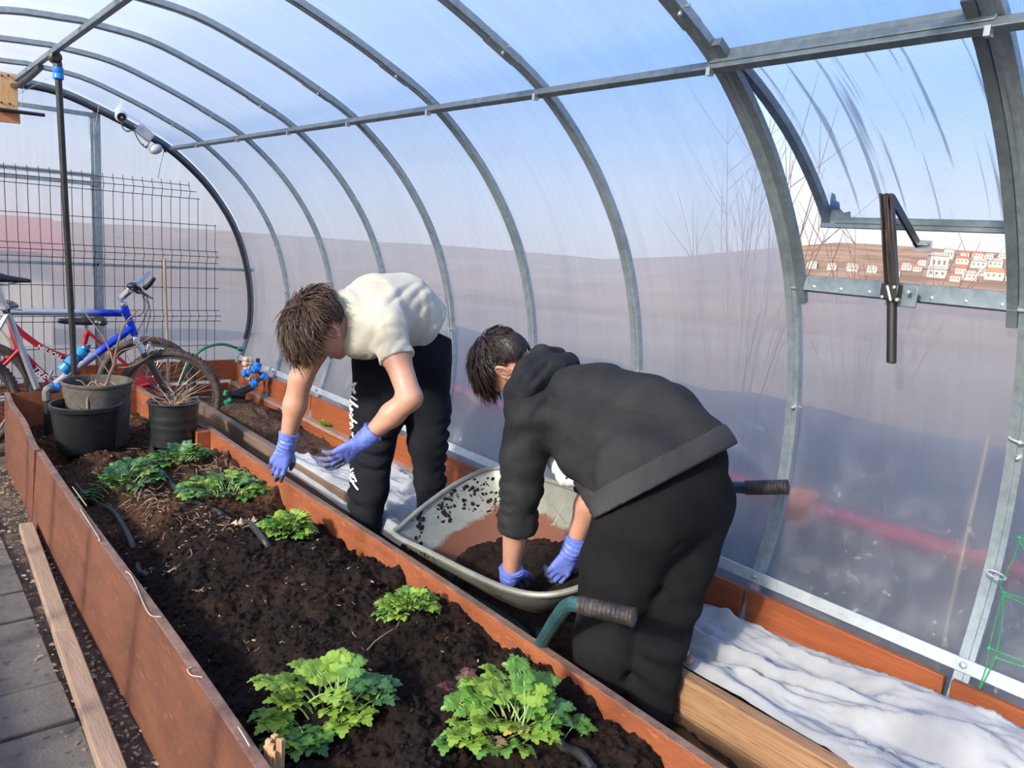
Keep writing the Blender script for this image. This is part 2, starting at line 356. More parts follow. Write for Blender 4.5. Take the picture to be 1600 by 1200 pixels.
# back wall: flat twin-wall sheets between studs
wb = empty('wall_back', (XC, BACK_Y, 0), kind='structure')
full = np.concatenate([pl[::-1][:-1], pr])
def end_panel(x0, x1):
    mb = MB(); xs = []; top = []
    sel = [(x, z) for x, z in full[(full[:, 1] > 0.80) & (full[:, 0] > x0) & (full[:, 0] < x1)]]
    up = lambda x: float(np.interp(x, full[full[:, 1] > 0.80][:, 0], full[full[:, 1] > 0.80][:, 1]))
    lowr = [(x, z) for x, z in pr[::-1] if z <= 0.80] if x1 > 2.3 else [(x1, 0.0)]
    lowl = [(x, z) for x, z in pl if z <= 0.80] if x0 < -0.7 else [(x0, 0.0)]
    ring = lowl[::-1][:0] + ([(x0, up(x0))] if x0 > -0.7 else []) + sel + ([(x1, up(x1))] if x1 < 2.3 else []) + (lowr[::-1] if x1 > 2.3 else lowr) + (lowl[::-1] if x0 < -0.7 else lowl)
    mb.add([(x, BACK_Y + 0.02, z) for x, z in ring], [tuple(range(len(ring)))]); mb.build('panel', poly_end, wb, smooth=False)
end_panel(-1.0, 0.27); end_panel(0.27, 1.305); end_panel(1.305, 2.6)
def stud(a, b, w=0.03, t=0.025): mb = MB(); mb.bar(a, b, w, t, (0, 1, 0)); mb.build('stud', steel, wb, bevel=0.002)
stud((1.305, BACK_Y, 0), (1.305, BACK_Y, 2.24), 0.045); stud((0.27, BACK_Y, 0), (0.27, BACK_Y, 2.24), 0.045)
stud((1.27, BACK_Y, 0), (1.27, BACK_Y, 2.16), 0.02); stud((0.30, BACK_Y, 0), (0.30, BACK_Y, 2.16), 0.02)
for z in (2.165, 1.755, 1.70): stud((0.27, BACK_Y - 0.005, z), (1.3, BACK_Y - 0.005, z), 0.028)
stud((0.27, BACK_Y, 1.135), (1.3, BACK_Y, 1.135), 0.022); stud((1.32, BACK_Y, 1.135), (2.44, BACK_Y, 1.135), 0.02)
bk = empty('baseboard_back', (1.8, 6.2, 0), kind='structure')
for x0, x1, y, z, h in ((-0.6, 1.1, 6.16, 0.16, 0.3), (1.11, 2.26, 6.16, 0.34, 0.16), (1.11, 2.2, 6.13, 0.12, 0.24)):
    mb = MB(); mb.bar((x0, y, z), (x1, y, z), 0.024, h); mb.build('board', orange_board, bk, bevel=0.003)

# vent in the right wall, hinged under the purlin and pushed open at the foot
y0v, y1v = ARCH_Y[VI] + 0.022, ARCH_Y[VI + 1] - 0.022
win = empty('window_1', (2.2, (y0v + y1v) / 2, 1.5), kind='structure')
jsill = int(np.argmax(RHALF[:, 1] < SILL_Z)); seg = RHALF[I_PURLIN:jsill + 1].copy()
hinge = seg[0] + V((0.01, -0.03)); ang = math.radians(15)
def swing(p, off):
    t = np.gradient(p, axis=0); t /= np.linalg.norm(t, axis=1, keepdims=True); nn = np.stack([-t[:, 1], t[:, 0]], 1); q = p + nn * off - hinge
    c, s_ = math.cos(ang), math.sin(ang)
    Rm = np.array([[c, -s_], [s_, c]]); return q @ Rm.T + hinge, nn @ Rm.T
sash_p = seg[:-1]; sp, sn_ = swing(sash_p, 0.0)
for y in (y0v + 0.02, y1v - 0.02):
    mb = MB(); mb.sweep([(a, y, b) for a, b in sp], [(-0.012, -0.013), (-0.012, 0.013), (0.012, 0.013), (0.012, -0.013)], [(V((k[0], 0, k[1])), V((0, 1, 0))) for k in sn_])
    mb.build('sash_stile', steel_dark, win, angle=30)
e0 = sp[-1]; e1 = sp[0]
mb = MB(); mb.bar((e0[0], y0v, e0[1]), (e0[0], y1v, e0[1]), 0.028, 0.034); mb.box((e0[0] - .014, (y0v + y1v) / 2, e0[1] + .004), (0.006, y1v - y0v - .1, 0.014)); mb.build('sash_rail', steel_dark, win, bevel=0.002)
for y, s_ in ((y0v + 0.045, 1), (y1v - 0.045, -1)):
    mb = MB(); pts = [(0, 0), (0.075, 0), (0.07, 0.022), (0.05, 0.018), (0.035, 0.03), (0.03, 0.05), (0.018, 0.055), (0.012, 0.075), (0, 0.08)]
    vs = [(e0[0] - 0.016 + dx, y - s_ * 0.02 + s_ * a, e0[1] + 0.012 + b) for dx in (0, 0.003) for a, b in pts]; k = len(pts)
    mb.add(vs, [tuple(range(k)), tuple(range(2 * k - 1, k - 1, -1))] + [(i, (i + 1) % k, k + (i + 1) % k, k + i) for i in range(k)]); mb.build('corner_plate', steel_dark, win, smooth=False)
mb = MB(); mb.bar((e1[0], y0v, e1[1]), (e1[0], y1v, e1[1]), 0.03, 0.03); mb.build('sash_head', steel_dark, win, bevel=0.002)
mb = MB(); mb.bar((pp[I_PURLIN][0] + .012, y0v - .03, pp[I_PURLIN][1] + .016), (pp[I_PURLIN][0] + .012, y1v + .03, pp[I_PURLIN][1] + .016), 0.04, 0.036, (0.5, 0, 1)); mb.build('head_rail', steel_dark, win, bevel=0.002)
vp_, _ = swing(sash_p, 0.016)
P = np.array([[(a, y, b) for a, b in vp_] for y in (y0v + .005, y1v - .005)]); grid_mesh('pane', P, poly_vent, win)
sx_, sz_ = seg[-1]
mb = MB(); mb.bar((sx_ - .004, y0v - 0.02, sz_), (sx_ - .004, y1v + 0.02, sz_), 0.022, 0.050, (0.25, 0, 1)); mb.build('sill_rail', steel_dark, win, bevel=0.002)
mb = MB()
for y in np.linspace(y0v + 0.04, y1v - 0.06, 7): mb.lathe((sx_ - .016, y, sz_ - 0.008), [(0.0, 0.006), (0.005, 0.004), (0.006, 0)], 6, axis=(-1, 0, 0.2))
mb.build('bolt', bolt_m, win)
for y in (ARCH_Y[VI], ARCH_Y[VI + 1]):                            # second channel running beside each arch of the vent bay
    pj_, nj_ = prof_at(-0.012); s1 = 1 if y < 1 else -1; yy = y + s1 * 0.036
    mb = MB(); q = range(I_PURLIN - 1, jsill + 2); mb.sweep([(pj_[k][0], yy, pj_[k][1]) for k in q], [(-0.014, -0.013), (-0.014, 0.013), (0.008, 0.013), (0.008, -0.013)], [(V((nj_[k][0], 0, nj_[k][1])), V((0, 1, 0))) for k in q])
    mb.build('jamb', steel_dark, win, angle=30)
# ------------------------------------------------------------------ ground inside and the paved path
earth = M('path_earth', (0.055, 0.036, 0.026), (0.13, 0.09, 0.07), 18, 0.95, bump=0.8, bscale=70, c3=(0.24, 0.19, 0.15))
fl = empty('floor', (0.5, 2, 0), kind='structure')
xs = np.linspace(-0.75, 2.26, 90); ys = np.concatenate([np.linspace(-2, 1, 20), np.linspace(1.02, 6.25, 150)])
G = np.stack(np.meshgrid(xs, ys, indexing='ij'), -1); G = np.concatenate([G, np.zeros(G.shape[:2] + (1,))], -1)
G[..., 2] = -0.012 + 0.012 * fbm(G * 9, 3) * (G[..., 0] > 0.38)
G[..., 2] = np.where(G[..., 0] < 0.38, -0.03, G[..., 2]); grid_mesh('earth', G, earth, fl)
paver = M('concrete_paver', (0.105, 0.092, 0.079), (0.16, 0.143, 0.127), 7, 0.9, bump=0.35, bscale=90, c3=(0.07, 0.06, 0.052))
yb = [0.9, 1.15, 1.66, 1.90, 2.39, 2.635, 3.14, 3.39, 3.88, 4.12, 4.62, 4.87, 5.37, 5.62, 6.1]
for i in range(len(yb) - 1):
    for x0, x1 in ((-0.64, -0.10), (-0.10, 0.42)):
        mb = MB(); dz = random.uniform(-0.003, 0.004); sh = random.uniform(-0.012, 0.012)
        mb.box(((x0 + x1) / 2 + sh * 0.3, (yb[i] + yb[i + 1]) / 2, -0.018 + dz), (x1 - x0 - 0.012, yb[i + 1] - yb[i] - 0.012, 0.05), Matrix.Rotation(random.uniform(-.008, .008), 3, 'Z'))
        mb.build('paver', paver, fl, bevel=0.004)
mb = MB()                                                         # crumbs, chips and dry bits strewn between path and bed
for k in range(900):
    y = random.uniform(1.6, 5.2); x = random.choice([random.uniform(0.36, 0.58), random.gauss(0.52, 0.03)])
    if x > 0.575: continue
    s_ = random.uniform(0.002, 0.009); mb.box((x, y, 0.004 + s_ * .3), (s_ * 2, s_, s_ * .6), Matrix.Rotation(random.uniform(0, 3), 3, 'Z') @ Matrix.Rotation(random.uniform(-.6, .6), 3, 'X'))
tag(mb.build('path_litter', M('dry_chips', (0.10, 0.07, 0.05), (0.42, 0.34, 0.26), 40, 0.9), smooth=False), 'dry chips and crumbs strewn between paving and raised bed', 'litter', kind='stuff')
pk = empty('lumber_batten', (0.48, 3, 0.03), 'long bare sawn batten lying on the earth beside the paving', 'lumber')
mb = MB(); mb.bar((0.515, 4.06, 0.028), (0.467, 2.9, 0.026), 0.058, 0.045); mb.bar((0.467, 2.9, 0.026), (0.418, 1.5, 0.024), 0.060, 0.045)
mb.build('batten', M('sawn_timber', (0.29, 0.195, 0.135), (0.38, 0.265, 0.19), 6, 0.8, stretch=(6, 0.7, 3), bump=0.25, bscale=30, c3=(0.30, 0.20, 0.14)), pk, bevel=0.004)

# ------------------------------------------------------------------ central raised bed
bed = empty('raised_bed', (1.0, 3, 0), 'long raised garden bed of reddish brown boards in the middle', 'raised bed')
board_l = M('dimmed_reddish_board', (0.090, 0.032, 0.019), (0.150, 0.055, 0.029), 5, 0.72, stretch=(2, 0.7, 3), bump=0.25, bscale=45, c3=(0.165, 0.072, 0.042))  # dim light on the left boards is put into this darker colour
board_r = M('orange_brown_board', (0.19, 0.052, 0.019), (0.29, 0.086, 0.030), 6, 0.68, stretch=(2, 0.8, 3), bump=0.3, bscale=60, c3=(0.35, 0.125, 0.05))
edge_m = M('board_top_edge', (0.13, 0.07, 0.05), (0.22, 0.135, 0.10), 16, 0.8, bump=0.3, bscale=60, c3=(0.09, 0.05, 0.035))
def plank(name, a0, a1, z0, z1, b0, b1, th, mat, parent, tmat=None):
    """board standing on edge: foot line a0-a1 at heights z0, top line b0-b1; th = thickness towards +x"""
    (x0, y0), (x1, y1) = a0, a1; (u0, v0), (u1, v1) = b0, b1; n = 18; vs = []; fs = []
    for k in range(n + 1):
        t = k / n; wob = 0.004 * math.sin(t * 9 + x0 * 7)
        fx, fy = x0 + (x1 - x0) * t, y0 + (y1 - y0) * t; gx, gy = u0 + (u1 - u0) * t, v0 + (v1 - v0) * t; zt = z1[0] + (z1[1] - z1[0]) * t + wob * .6
        vs += [(fx + wob, fy, z0), (fx + th + wob, fy, z0), (gx + th + wob, gy, zt), (gx + wob, gy, zt)]
    for k in range(n):
        b = 4 * k
        for j in range(4): fs.append((b + j, b + (j + 1) % 4, b + 4 + (j + 1) % 4, b + 4 + j))
    fs += [(3, 2, 1, 0), (4 * n, 4 * n + 1, 4 * n + 2, 4 * n + 3)]
    mb = MB(); mb.add(vs, fs); o = mb.build(name, mat, parent, smooth=False)
    if tmat:
        o.data.materials.append(tmat)
        for k in range(n): o.data.polygons[k * 4 + 2].material_index = 1
    bv = o.modifiers.new('bevel', 'BEVEL'); bv.width = 0.003; bv.segments = 2; bv.limit_method = 'ANGLE'; return o
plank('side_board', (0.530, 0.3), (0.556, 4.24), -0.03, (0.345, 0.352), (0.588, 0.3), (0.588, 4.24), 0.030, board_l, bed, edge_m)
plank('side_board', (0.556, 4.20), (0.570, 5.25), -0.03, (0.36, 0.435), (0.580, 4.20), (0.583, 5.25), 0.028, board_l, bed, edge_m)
plank('side_board', (1.443, 0.2), (1.443, 4.40), -0.03, (0.350, 0.350), (1.443, 0.2), (1.443, 4.40), 0.032, board_r, bed, edge_m)
plank('side_board', (1.425, 4.36), (1.30, 5.28), -0.03, (0.352, 0.42), (1.425, 4.36), (1.30, 5.28), 0.030, board_r, bed, edge_m)
plank('end_board', (0.60, 5.24), (1.31, 5.27), 0.0, (0.435, 0.425), (0.60, 5.24), (1.31, 5.27), 0.028, board_r, bed, edge_m)
mb = MB(); mb.box((1.405, 4.36, 0.20), (0.075, 0.13, 0.29)); mb.build('corner_post', orange_board, bed, bevel=0.004)
stk = MB()
for k in range(7): 
    a = k * 0.9; p = V((0.650 + 0.014 * math.cos(a), 1.505 + 0.016 * math.sin(a), 0.2)); stk.bar(p, p + V((0.006 * math.cos(a * 2), 0.004, 0.155 + 0.012 * math.sin(k * 2.3))), 0.013, 0.012, (1, 0.3 * k, 0))
tag(stk.build('broken_stake', M('split_wood', (0.45, 0.24, 0.11), (0.62, 0.40, 0.22), 60, 0.8, stretch=(1, 1, 0.1), c3=(0.35, 0.12, 0.06)), smooth=False, bevel=0.001), 'splintered wooden stake end sticking up inside near bed corner', 'stake')

# soil of the raised bed: height field with clods
def soil_h(x, y):
    """height of the bed soil (arrays)"""
    p = np.stack([x, y, np.zeros_like(x)], -1)
    left = np.clip((x - 0.60) / 0.35, 0, 1); h = 0.205 + 0.065 * left * left * (3 - 2 * left)
    h = h + 0.03 * np.exp(-((y - 1.9) / 0.9) ** 2) * left + 0.022 * np.exp(-((y - 2.6) / 0.25) ** 2) * np.exp(-((x - 1.05) / 0.3) ** 2)
    h = h - 0.05 * np.exp(-((y - 3.15) / 0.3) ** 2) * np.clip((x - 1.05) / 0.4, 0, 1) - 0.03 * np.clip((y - 3.3) / 0.8, 0, 1)
    h = h + 0.028 * fbm(p * 5.5, 5, 3) + 0.011 * fbm(p * 22, 9, 4, 0.62)
    cl = np.abs(vnoise(p * 38, 21)); h = h + 0.008 * (1 - cl) ** 3 * (0.4 + (y < 3.2) * 0.6)
    edge = np.clip((x - 1.28) / 0.15, 0, 1); h = h + edge * (0.040 * fbm(np.stack([x * 2, y * 11, x * 0], -1), 31, 3))
    return h
def soil_z(x, y): return float(soil_h(np.array([float(x)]), np.array([float(y)]))[0])
def right_in(y): return np.where(y < 4.36, 1.446, 1.425 - (y - 4.36) * 0.136)
ys = np.concatenate([np.arange(0.55, 3.3, 0.0058), np.arange(3.3, 5.25, 0.011)]); u = np.linspace(0, 1, 150)
Yg, Ug = np.meshgrid(ys, u, indexing='ij'); Xg = 0.592 + Ug * (right_in(Yg) - 0.592 + 0.004)
Sz = soil_h(Xg, Yg); P = np.stack([Xg, Yg, Sz], -1)
P[..., 0] += 0.004 * fbm(P * 45, 41, 2) * (Ug > 0.02) * (Ug < 0.98); P[..., 1] += 0.004 * fbm(P * 45, 47, 2)
def soil_material(name, wet, dry_c, lo, hi):
    mt = bpy.data.materials.new(name); mt.use_nodes = True; n = mt.node_tree; L = n.links.new; b = n.nodes['Principled BSDF']; b.inputs['Roughness'].default_value = 0.95; b.inputs['Specular IOR Level'].default_value = 0.15
    t = n.nodes.new('ShaderNodeTexCoord'); s = n.nodes.new('ShaderNodeSeparateXYZ'); L(t.outputs['Object'], s.inputs[0])
    n1 = n.nodes.new('ShaderNodeTexNoise'); n1.inputs['Scale'].default_value = 55; n1.inputs['Detail'].default_value = 8; n1.inputs['Roughness'].default_value = 0.7; L(t.outputs['Object'], n1.inputs['Vector'])
    ra = n.nodes.new('ShaderNodeValToRGB'); ra.color_ramp.elements[0].position = 0.38; ra.color_ramp.elements[1].position = 0.70
    ra.color_ramp.elements[0].color = (*wet[0], 1); ra.color_ramp.elements[1].color = (*wet[1], 1); L(n1.outputs['Fac'], ra.inputs[0])
    rb = n.nodes.new('ShaderNodeValToRGB'); rb.color_ramp.elements[0].position = 0.40; rb.color_ramp.elements[1].position = 0.72
    rb.color_ramp.elements[0].color = (*dry_c[0], 1); rb.color_ramp.elements[1].color = (*dry_c[1], 1); L(n1.outputs['Fac'], rb.inputs[0])
    n2 = n.nodes.new('ShaderNodeTexNoise'); n2.inputs['Scale'].default_value = 4; n2.inputs['Detail'].default_value = 6; L(t.outputs['Object'], n2.inputs['Vector'])
    # tipped compost covers the near part, the drier old bed shows beyond
    my = n.nodes.new('ShaderNodeMapRange'); my.inputs['From Min'].default_value = lo; my.inputs['From Max'].default_value = hi; L(s.outputs['Y'], my.inputs[0])
    ad = n.nodes.new('ShaderNodeMath'); ad.operation = 'MULTIPLY_ADD'; L(n2.outputs['Fac'], ad.inputs[0]); ad.inputs[1].default_value = 1.6; ad.inputs[2].default_value = -0.8
    a2 = n.nodes.new('ShaderNodeMath'); a2.operation = 'ADD'; a2.use_clamp = True; L(my.outputs[0], a2.inputs[0]); L(ad.outputs[0], a2.inputs[1])
    mx = n.nodes.new('ShaderNodeMix'); mx.data_type = 'RGBA'; L(a2.outputs[0], mx.inputs[0]); L(ra.outputs[0], mx.inputs[6]); L(rb.outputs[0], mx.inputs[7]); L(mx.outputs[2], b.inputs['Base Color'])
    bp = n.nodes.new('ShaderNodeBump'); bp.inputs['Strength'].default_value = 0.9; bp.inputs['Distance'].default_value = 0.006; L(n1.outputs['Fac'], bp.inputs['Height']); L(bp.outputs[0], b.inputs['Normal'])
    return mt
soil_m = soil_material('compost', ((0.0055, 0.0035, 0.003), (0.022, 0.0135, 0.0105)), ((0.020, 0.010, 0.006), (0.11, 0.055, 0.028)), 2.9, 3.4)
tag(grid_mesh('bed_soil', P, soil_m), 'dark crumbly compost filling the middle raised bed', 'soil', kind='stuff')
cl = MB()                                                         # loose clods
for k in range(2600):
    y = 0.9 + 2.6 * random.random() ** 1.3; x = random.uniform(0.64, 1.43); r = random.choice([0.003, 0.004, 0.005, 0.006, 0.008, 0.011]) * random.uniform(.8, 1.2)
    cl.ball((x, y, soil_z(x, y) + r * 0.35), (r, r * random.uniform(.6, 1), r * random.uniform(.5, .9)), 5, Matrix.Rotation(random.uniform(0, 3), 3, 'Z'))
tag(cl.build('compost_crumbs', soil_m, smooth=False), 'loose crumbs scattered over the dark compost', 'soil', kind='stuff')
# ------------------------------------------------------------------ outside: slope, bank, town on the far hillside
def terrain_h(x, y):
    r = np.hypot(x, y)
    xs_ = [0, 6, 20, 60, 150, 300, 600, 900, 1500]; zs_ = [-0.16, -0.16, -0.9, -3.4, -7.5, -1.5, 18.5, 16, -10]
    h = np.interp(r, xs_, zs_)
    az = np.degrees(np.arctan2(y, x)); k = np.clip((az - 28) / 16, 0, 1) + np.clip((-az - 5) / 20, 0, 1); h = h - np.clip(k, 0, 1) * np.clip((r - 100) / 500, 0, 1) * 24
    return h + np.clip((r - 30) / 200, 0, 1) * 2.0 * fbm(np.stack([x / 130, y / 130, x * 0], -1), 61, 3)
def terrain_z(x, y): return float(terrain_h(np.array([float(x)]), np.array([float(y)]))[0])
rr = np.concatenate([np.linspace(0.01, 30, 30), np.geomspace(32, 1500, 60)]); aa = np.linspace(-PI, PI, 181)
Rg, Ag = np.meshgrid(rr, aa, indexing='ij'); Xt, Yt = Rg * np.cos(Ag) + 1, Rg * np.sin(Ag) + 2
mt = bpy.data.materials.new('dry_fields'); mt.use_nodes = True; n = mt.node_tree; L = n.links.new; b = n.nodes['Principled BSDF']; b.inputs['Roughness'].default_value = 1.0; b.inputs['Specular IOR Level'].default_value = 0.0
t_ = n.nodes.new('ShaderNodeTexCoord'); ln = n.nodes.new('ShaderNodeVectorMath'); ln.operation = 'LENGTH'; L(t_.outputs['Object'], ln.inputs[0])
mr = n.nodes.new('ShaderNodeMapRange'); mr.inputs['From Min'].default_value = 6; mr.inputs['From Max'].default_value = 120; L(ln.outputs['Value'], mr.inputs[0])
cr_ = n.nodes.new('ShaderNodeValToRGB'); e_ = cr_.color_ramp.elements
e_[0].position = 0; e_[0].color = (0.17, 0.152, 0.124, 1); e_[1].position = 1; e_[1].color = (0.215, 0.15, 0.112, 1)
q_ = e_.new(0.25); q_.color = (0.24, 0.21, 0.18, 1); q_ = e_.new(0.6); q_.color = (0.18, 0.126, 0.095, 1); L(mr.outputs[0], cr_.inputs[0])
nz = n.nodes.new('ShaderNodeTexNoise'); nz.inputs['Scale'].default_value = 0.05; nz.inputs['Detail'].default_value = 6; L(t_.outputs['Object'], nz.inputs['Vector'])
mm = n.nodes.new('ShaderNodeMix'); mm.data_type = 'RGBA'; mm.blend_type = 'MULTIPLY'; mm.inputs[0].default_value = 0.6
rp_ = n.nodes.new('ShaderNodeValToRGB'); rp_.color_ramp.elements[0].position = .4; rp_.color_ramp.elements[1].position = .6; rp_.color_ramp.elements[0].color = (.6, .55, .55, 1); rp_.color_ramp.elements[1].color = (1.2, 1.15, 1.1, 1)
L(nz.outputs['Fac'], rp_.inputs[0]); L(cr_.outputs[0], mm.inputs[6]); L(rp_.outputs[0], mm.inputs[7]); L(mm.outputs[2], b.inputs['Base Color'])
tag(grid_mesh('hillside', np.stack([Xt, Yt, terrain_h(Xt, Yt)], -1), mt), kind='structure')

def ray_ground(px, py):
    r = W2C @ np.array([(px - 800) / FPX, (py - 600) / FPX, 1.0])
    for d in np.geomspace(60, 1200, 500):
        p = EYE + r * d
        if p[2] < terrain_z(p[0], p[1]): return p, d
    return EYE + r * 560, 560
plaster = M('pale_plaster', (0.24, 0.23, 0.215), rough=0.9)
rf_red = M('red_roof', (0.26, 0.055, 0.04), (0.32, 0.09, 0.055), 3, 0.9); rf_or = M('orange_roof', (0.36, 0.11, 0.05), rough=0.9); rf_gr = M('grey_roof', (0.20, 0.18, 0.18), rough=0.9)
win_m = M('window_dark', (0.08, 0.09, 0.11), rough=0.3)
def house(px, py, wpx, kind, storeys=1, nm=''):
    p, d = ray_ground(px, py); w = wpx * d / FPX; h = (2.6 * storeys) * min(1.2, w / 8 + 0.35); dep = w * 0.7; z = terrain_z(p[0], p[1])
    roof = {'red': rf_red, 'orange': rf_or, 'grey': rf_gr}[kind]
    r = empty('house', (p[0], p[1], z), nm, 'house', 'houses on the far hillside')
    a = random.uniform(-.3, .3) + math.atan2(p[1], p[0]) + PI / 2; R = np.array(Matrix.Rotation(a, 3, 'Z'))
    mb = MB(); mb.box((p[0], p[1], z + h / 2 - 0.5), (w, dep, h + 1), R); mb.build('house_wall', plaster, r, smooth=False)
    mb = MB(); rh = w * 0.22; c = V((p[0], p[1], z + h)); e = [(-.54, -.56, 0), (.54, -.56, 0), (.54, .56, 0), (-.54, .56, 0), (-.36, 0, 1), (.36, 0, 1)]
    mb.add([c + R @ V((x * w, y * dep, q * rh)) for x, y, q in e], [(0, 1, 5, 4), (2, 3, 4, 5), (1, 2, 5), (3, 0, 4), (3, 2, 1, 0)]); mb.build('house_roof', roof, r, smooth=False)
    f = R @ V((0, 1, 0)); f = f if f.dot(EYE - p) > 0 else -f; s_ = R @ V((1, 0, 0))
    for k in (-.28, 0.02, .3):
        mb = MB(); mb.box(V((p[0], p[1], z + h * .55)) + f * dep * .5 + s_ * w * k, (w * .12, .15, h * .3), R); mb.build('house_window', win_m, r, smooth=False)
HS = ((1480, 405, 14, 'grey', 2), (1508, 402, 12, 'red', 1), (1526, 404, 15, 'red', 1), (1546, 406, 13, 'grey', 1), (1567, 405, 14, 'grey', 1), (1581, 408, 13, 'grey', 1), (1502, 413, 18, 'red', 1),
          (1528, 419, 22, 'grey', 1), (1555, 418, 20, 'grey', 1), (1463, 422, 26, 'grey', 2), (1460, 434, 28, 'grey', 1), (1415, 422, 14, 'grey', 1), (1361, 426, 14, 'grey', 1), (1330, 424, 16, 'grey', 1),
          (1299, 422, 13, 'grey', 1), (1269, 420, 15, 'grey', 1), (1501, 428, 15, 'red', 1), (1534, 431, 14, 'grey', 1), (1552, 437, 26, 'orange', 1), (1514, 438, 20, 'grey', 1), (1432, 424, 12, 'red', 1), (1441, 416, 12, 'grey', 1),
          (1584, 424, 15, 'grey', 1), (1580, 440, 15, 'red', 1), (1490, 440, 14, 'red', 1), (1400, 432, 12, 'red', 1), (1475, 412, 11, 'red', 1))
ORD = ['first', 'second', 'third', 'fourth', 'fifth', 'sixth', 'seventh', 'eighth', 'ninth', 'tenth', 'eleventh', 'twelfth', 'thirteenth', 'fourteenth']
for lo_, hi_, row in ((0, 410, 'top'), (410, 425, 'middle'), (425, 500, 'bottom')):
    for i_, a in enumerate(sorted(h for h in HS if lo_ <= h[1] < hi_)):
        house(*a, nm='%s%s-roofed pale house, %s from the left in the %s row of the far town' % ('two-storey ' if a[4] > 1 else '', a[3], ORD[i_], row))

# bank beside the greenhouse, under dark sheeting, with a red pipe along it
ys = np.linspace(-6, 5.2, 80); prof_b = [(2.95, -0.2), (3.08, 0.10), (3.2, 0.36), (3.33, 0.58), (3.5, 0.72), (3.75, 0.77), (4.1, 0.70), (4.6, 0.3), (5.0, -0.3)]
B = np.array([[(x, y, z) for x, z in prof_b] for y in ys]); B[..., 2] += 0.035 * fbm(B * 2.1, 71, 4) * (B[..., 2] > 0); B[..., 0] += 0.03 * fbm(B * 2.4, 73, 3)
tag(grid_mesh('sheeted_bank', B, M('blue_grey_sheeting', (0.050, 0.055, 0.068), (0.10, 0.105, 0.118), 3, 0.7, bump=0.4, bscale=8)), 'long low bank under dark blue grey sheeting outside the right wall', 'bank')
mb = MB(); mb.tube(crom([(3.16, y, 0.47 + 0.01 * math.sin(y * 3)) for y in np.linspace(-3, 5.2, 12)], 4), 0.032, 8)
tag(mb.build('red_pipe', M('red_plastic', (0.55, 0.03, 0.07), rough=0.5)), 'red pipe running along the dark bank outside', 'pipe')
p = on_x(1248, 800, 3.1); mb = MB(); mb.lathe((p[0], p[1], p[2] - 0.05), [(0.0, 0), (0.055, 0), (0.075, 0.13), (0.08, 0.13), (0.08, 0.14), (0.07, 0.13), (0.05, 0.01), (0, 0.01)], 16)
tag(mb.build('orange_bucket', M('orange_plastic', (0.8, 0.22, 0.05), rough=0.5)), 'small orange bucket seen blurred through the right wall', 'bucket')
mb = MB(); mb.tube(crom([(2.62, 0.829, 1.05), (2.60, 0.833, 0.7), (2.585, 0.838, 0.3), (2.58, 0.84, -0.15)], 4), [0.005] * 12 + [0.004], 6)
tag(mb.build('reed_stick', M('pale_reed', (0.62, 0.45, 0.27), rough=0.7)), 'pale reed stick leaning against the outside of the right wall', 'stick')

# bare shrub outside the open vent
def shrub(name, base, h, n, label, cat, seed, spread=0.5):
    rs = random.Random(seed); r = empty(name, base, label, cat); bark = M('bare_twigs', (0.075, 0.045, 0.037), (0.12, 0.078, 0.065), 20, 0.9); st = MB(); tw = MB()
    for k in range(n):
        a = rs.uniform(0, 2 * PI); L_ = h * rs.uniform(.65, 1.0); o = V((math.cos(a), math.sin(a), 0)) * spread * rs.uniform(.15, 1); p0 = V(base) + o * 0.15
        pts = crom([p0, p0 + o * 0.35 + V((0, 0, L_ * .4)), p0 + o * .75 + V((rs.uniform(-.05, .05), rs.uniform(-.05, .05), L_ * .75)), p0 + o + V((0, 0, L_))], 3)
        st.tube(pts, np.linspace(0.009, 0.002, len(pts)), 5)
        for j in range(7):
            i = rs.randint(3, len(pts) - 2); d = unit(pts[i + 1] - pts[i] + V((rs.uniform(-.7, .7), rs.uniform(-.7, .7), rs.uniform(-.1, .3))) * np.linalg.norm(pts[i + 1] - pts[i]) * 1.6)
            l_ = L_ * rs.uniform(.12, .28); q = pts[i]; tw.tube([q, q + d * l_ * .5 + V((0, 0, .02)), q + d * l_ + V((0, 0, .05))], [0.0035, 0.0025, 0.001], 4)
    st.build('stem', bark, r); tw.build('twig', bark, r); return r
shrub('bare_shrub', (5.35, 3.5, -0.2), 2.9, 18, 'bare leafless shrub outside the open vent', 'shrub', 3, 0.75)
shrub('bare_shrub', (6.6, 3.05, -0.3), 2.2, 14, 'lower bare bush behind the tall shrub outside the vent', 'shrub', 9, 0.8)

# low outbuilding beyond the back wall
ob = empty('outbuilding', (-1, 14.5, -0.4), 'low building with a red roof blurred beyond the back wall', 'building')
mb = MB(); mb.box((-2.6, 14.9, 0.1), (9.6, 2.2, 1.4)); mb.build('building_wall', M('cream_wall', (0.62, 0.52, 0.42), rough=0.9), ob, smooth=False)
mb = MB(); mb.add([(-7.6, 13.6, .86), (2.45, 13.6, .86), (2.45, 15.0, 1.36), (-7.6, 15.0, 1.36), (2.45, 16.4, .86), (-7.6, 16.4, .86)], [(0, 1, 2, 3), (3, 2, 4, 5), (1, 4, 2), (5, 0, 3), (0, 5, 4, 1)]); mb.build('building_roof', rf_red, ob, smooth=False)
for x in (-0.2, 1.2):
    mb = MB(); mb.box((x, 13.79, .3), (.5, .05, .4)); mb.build('building_window', win_m, ob, smooth=False)
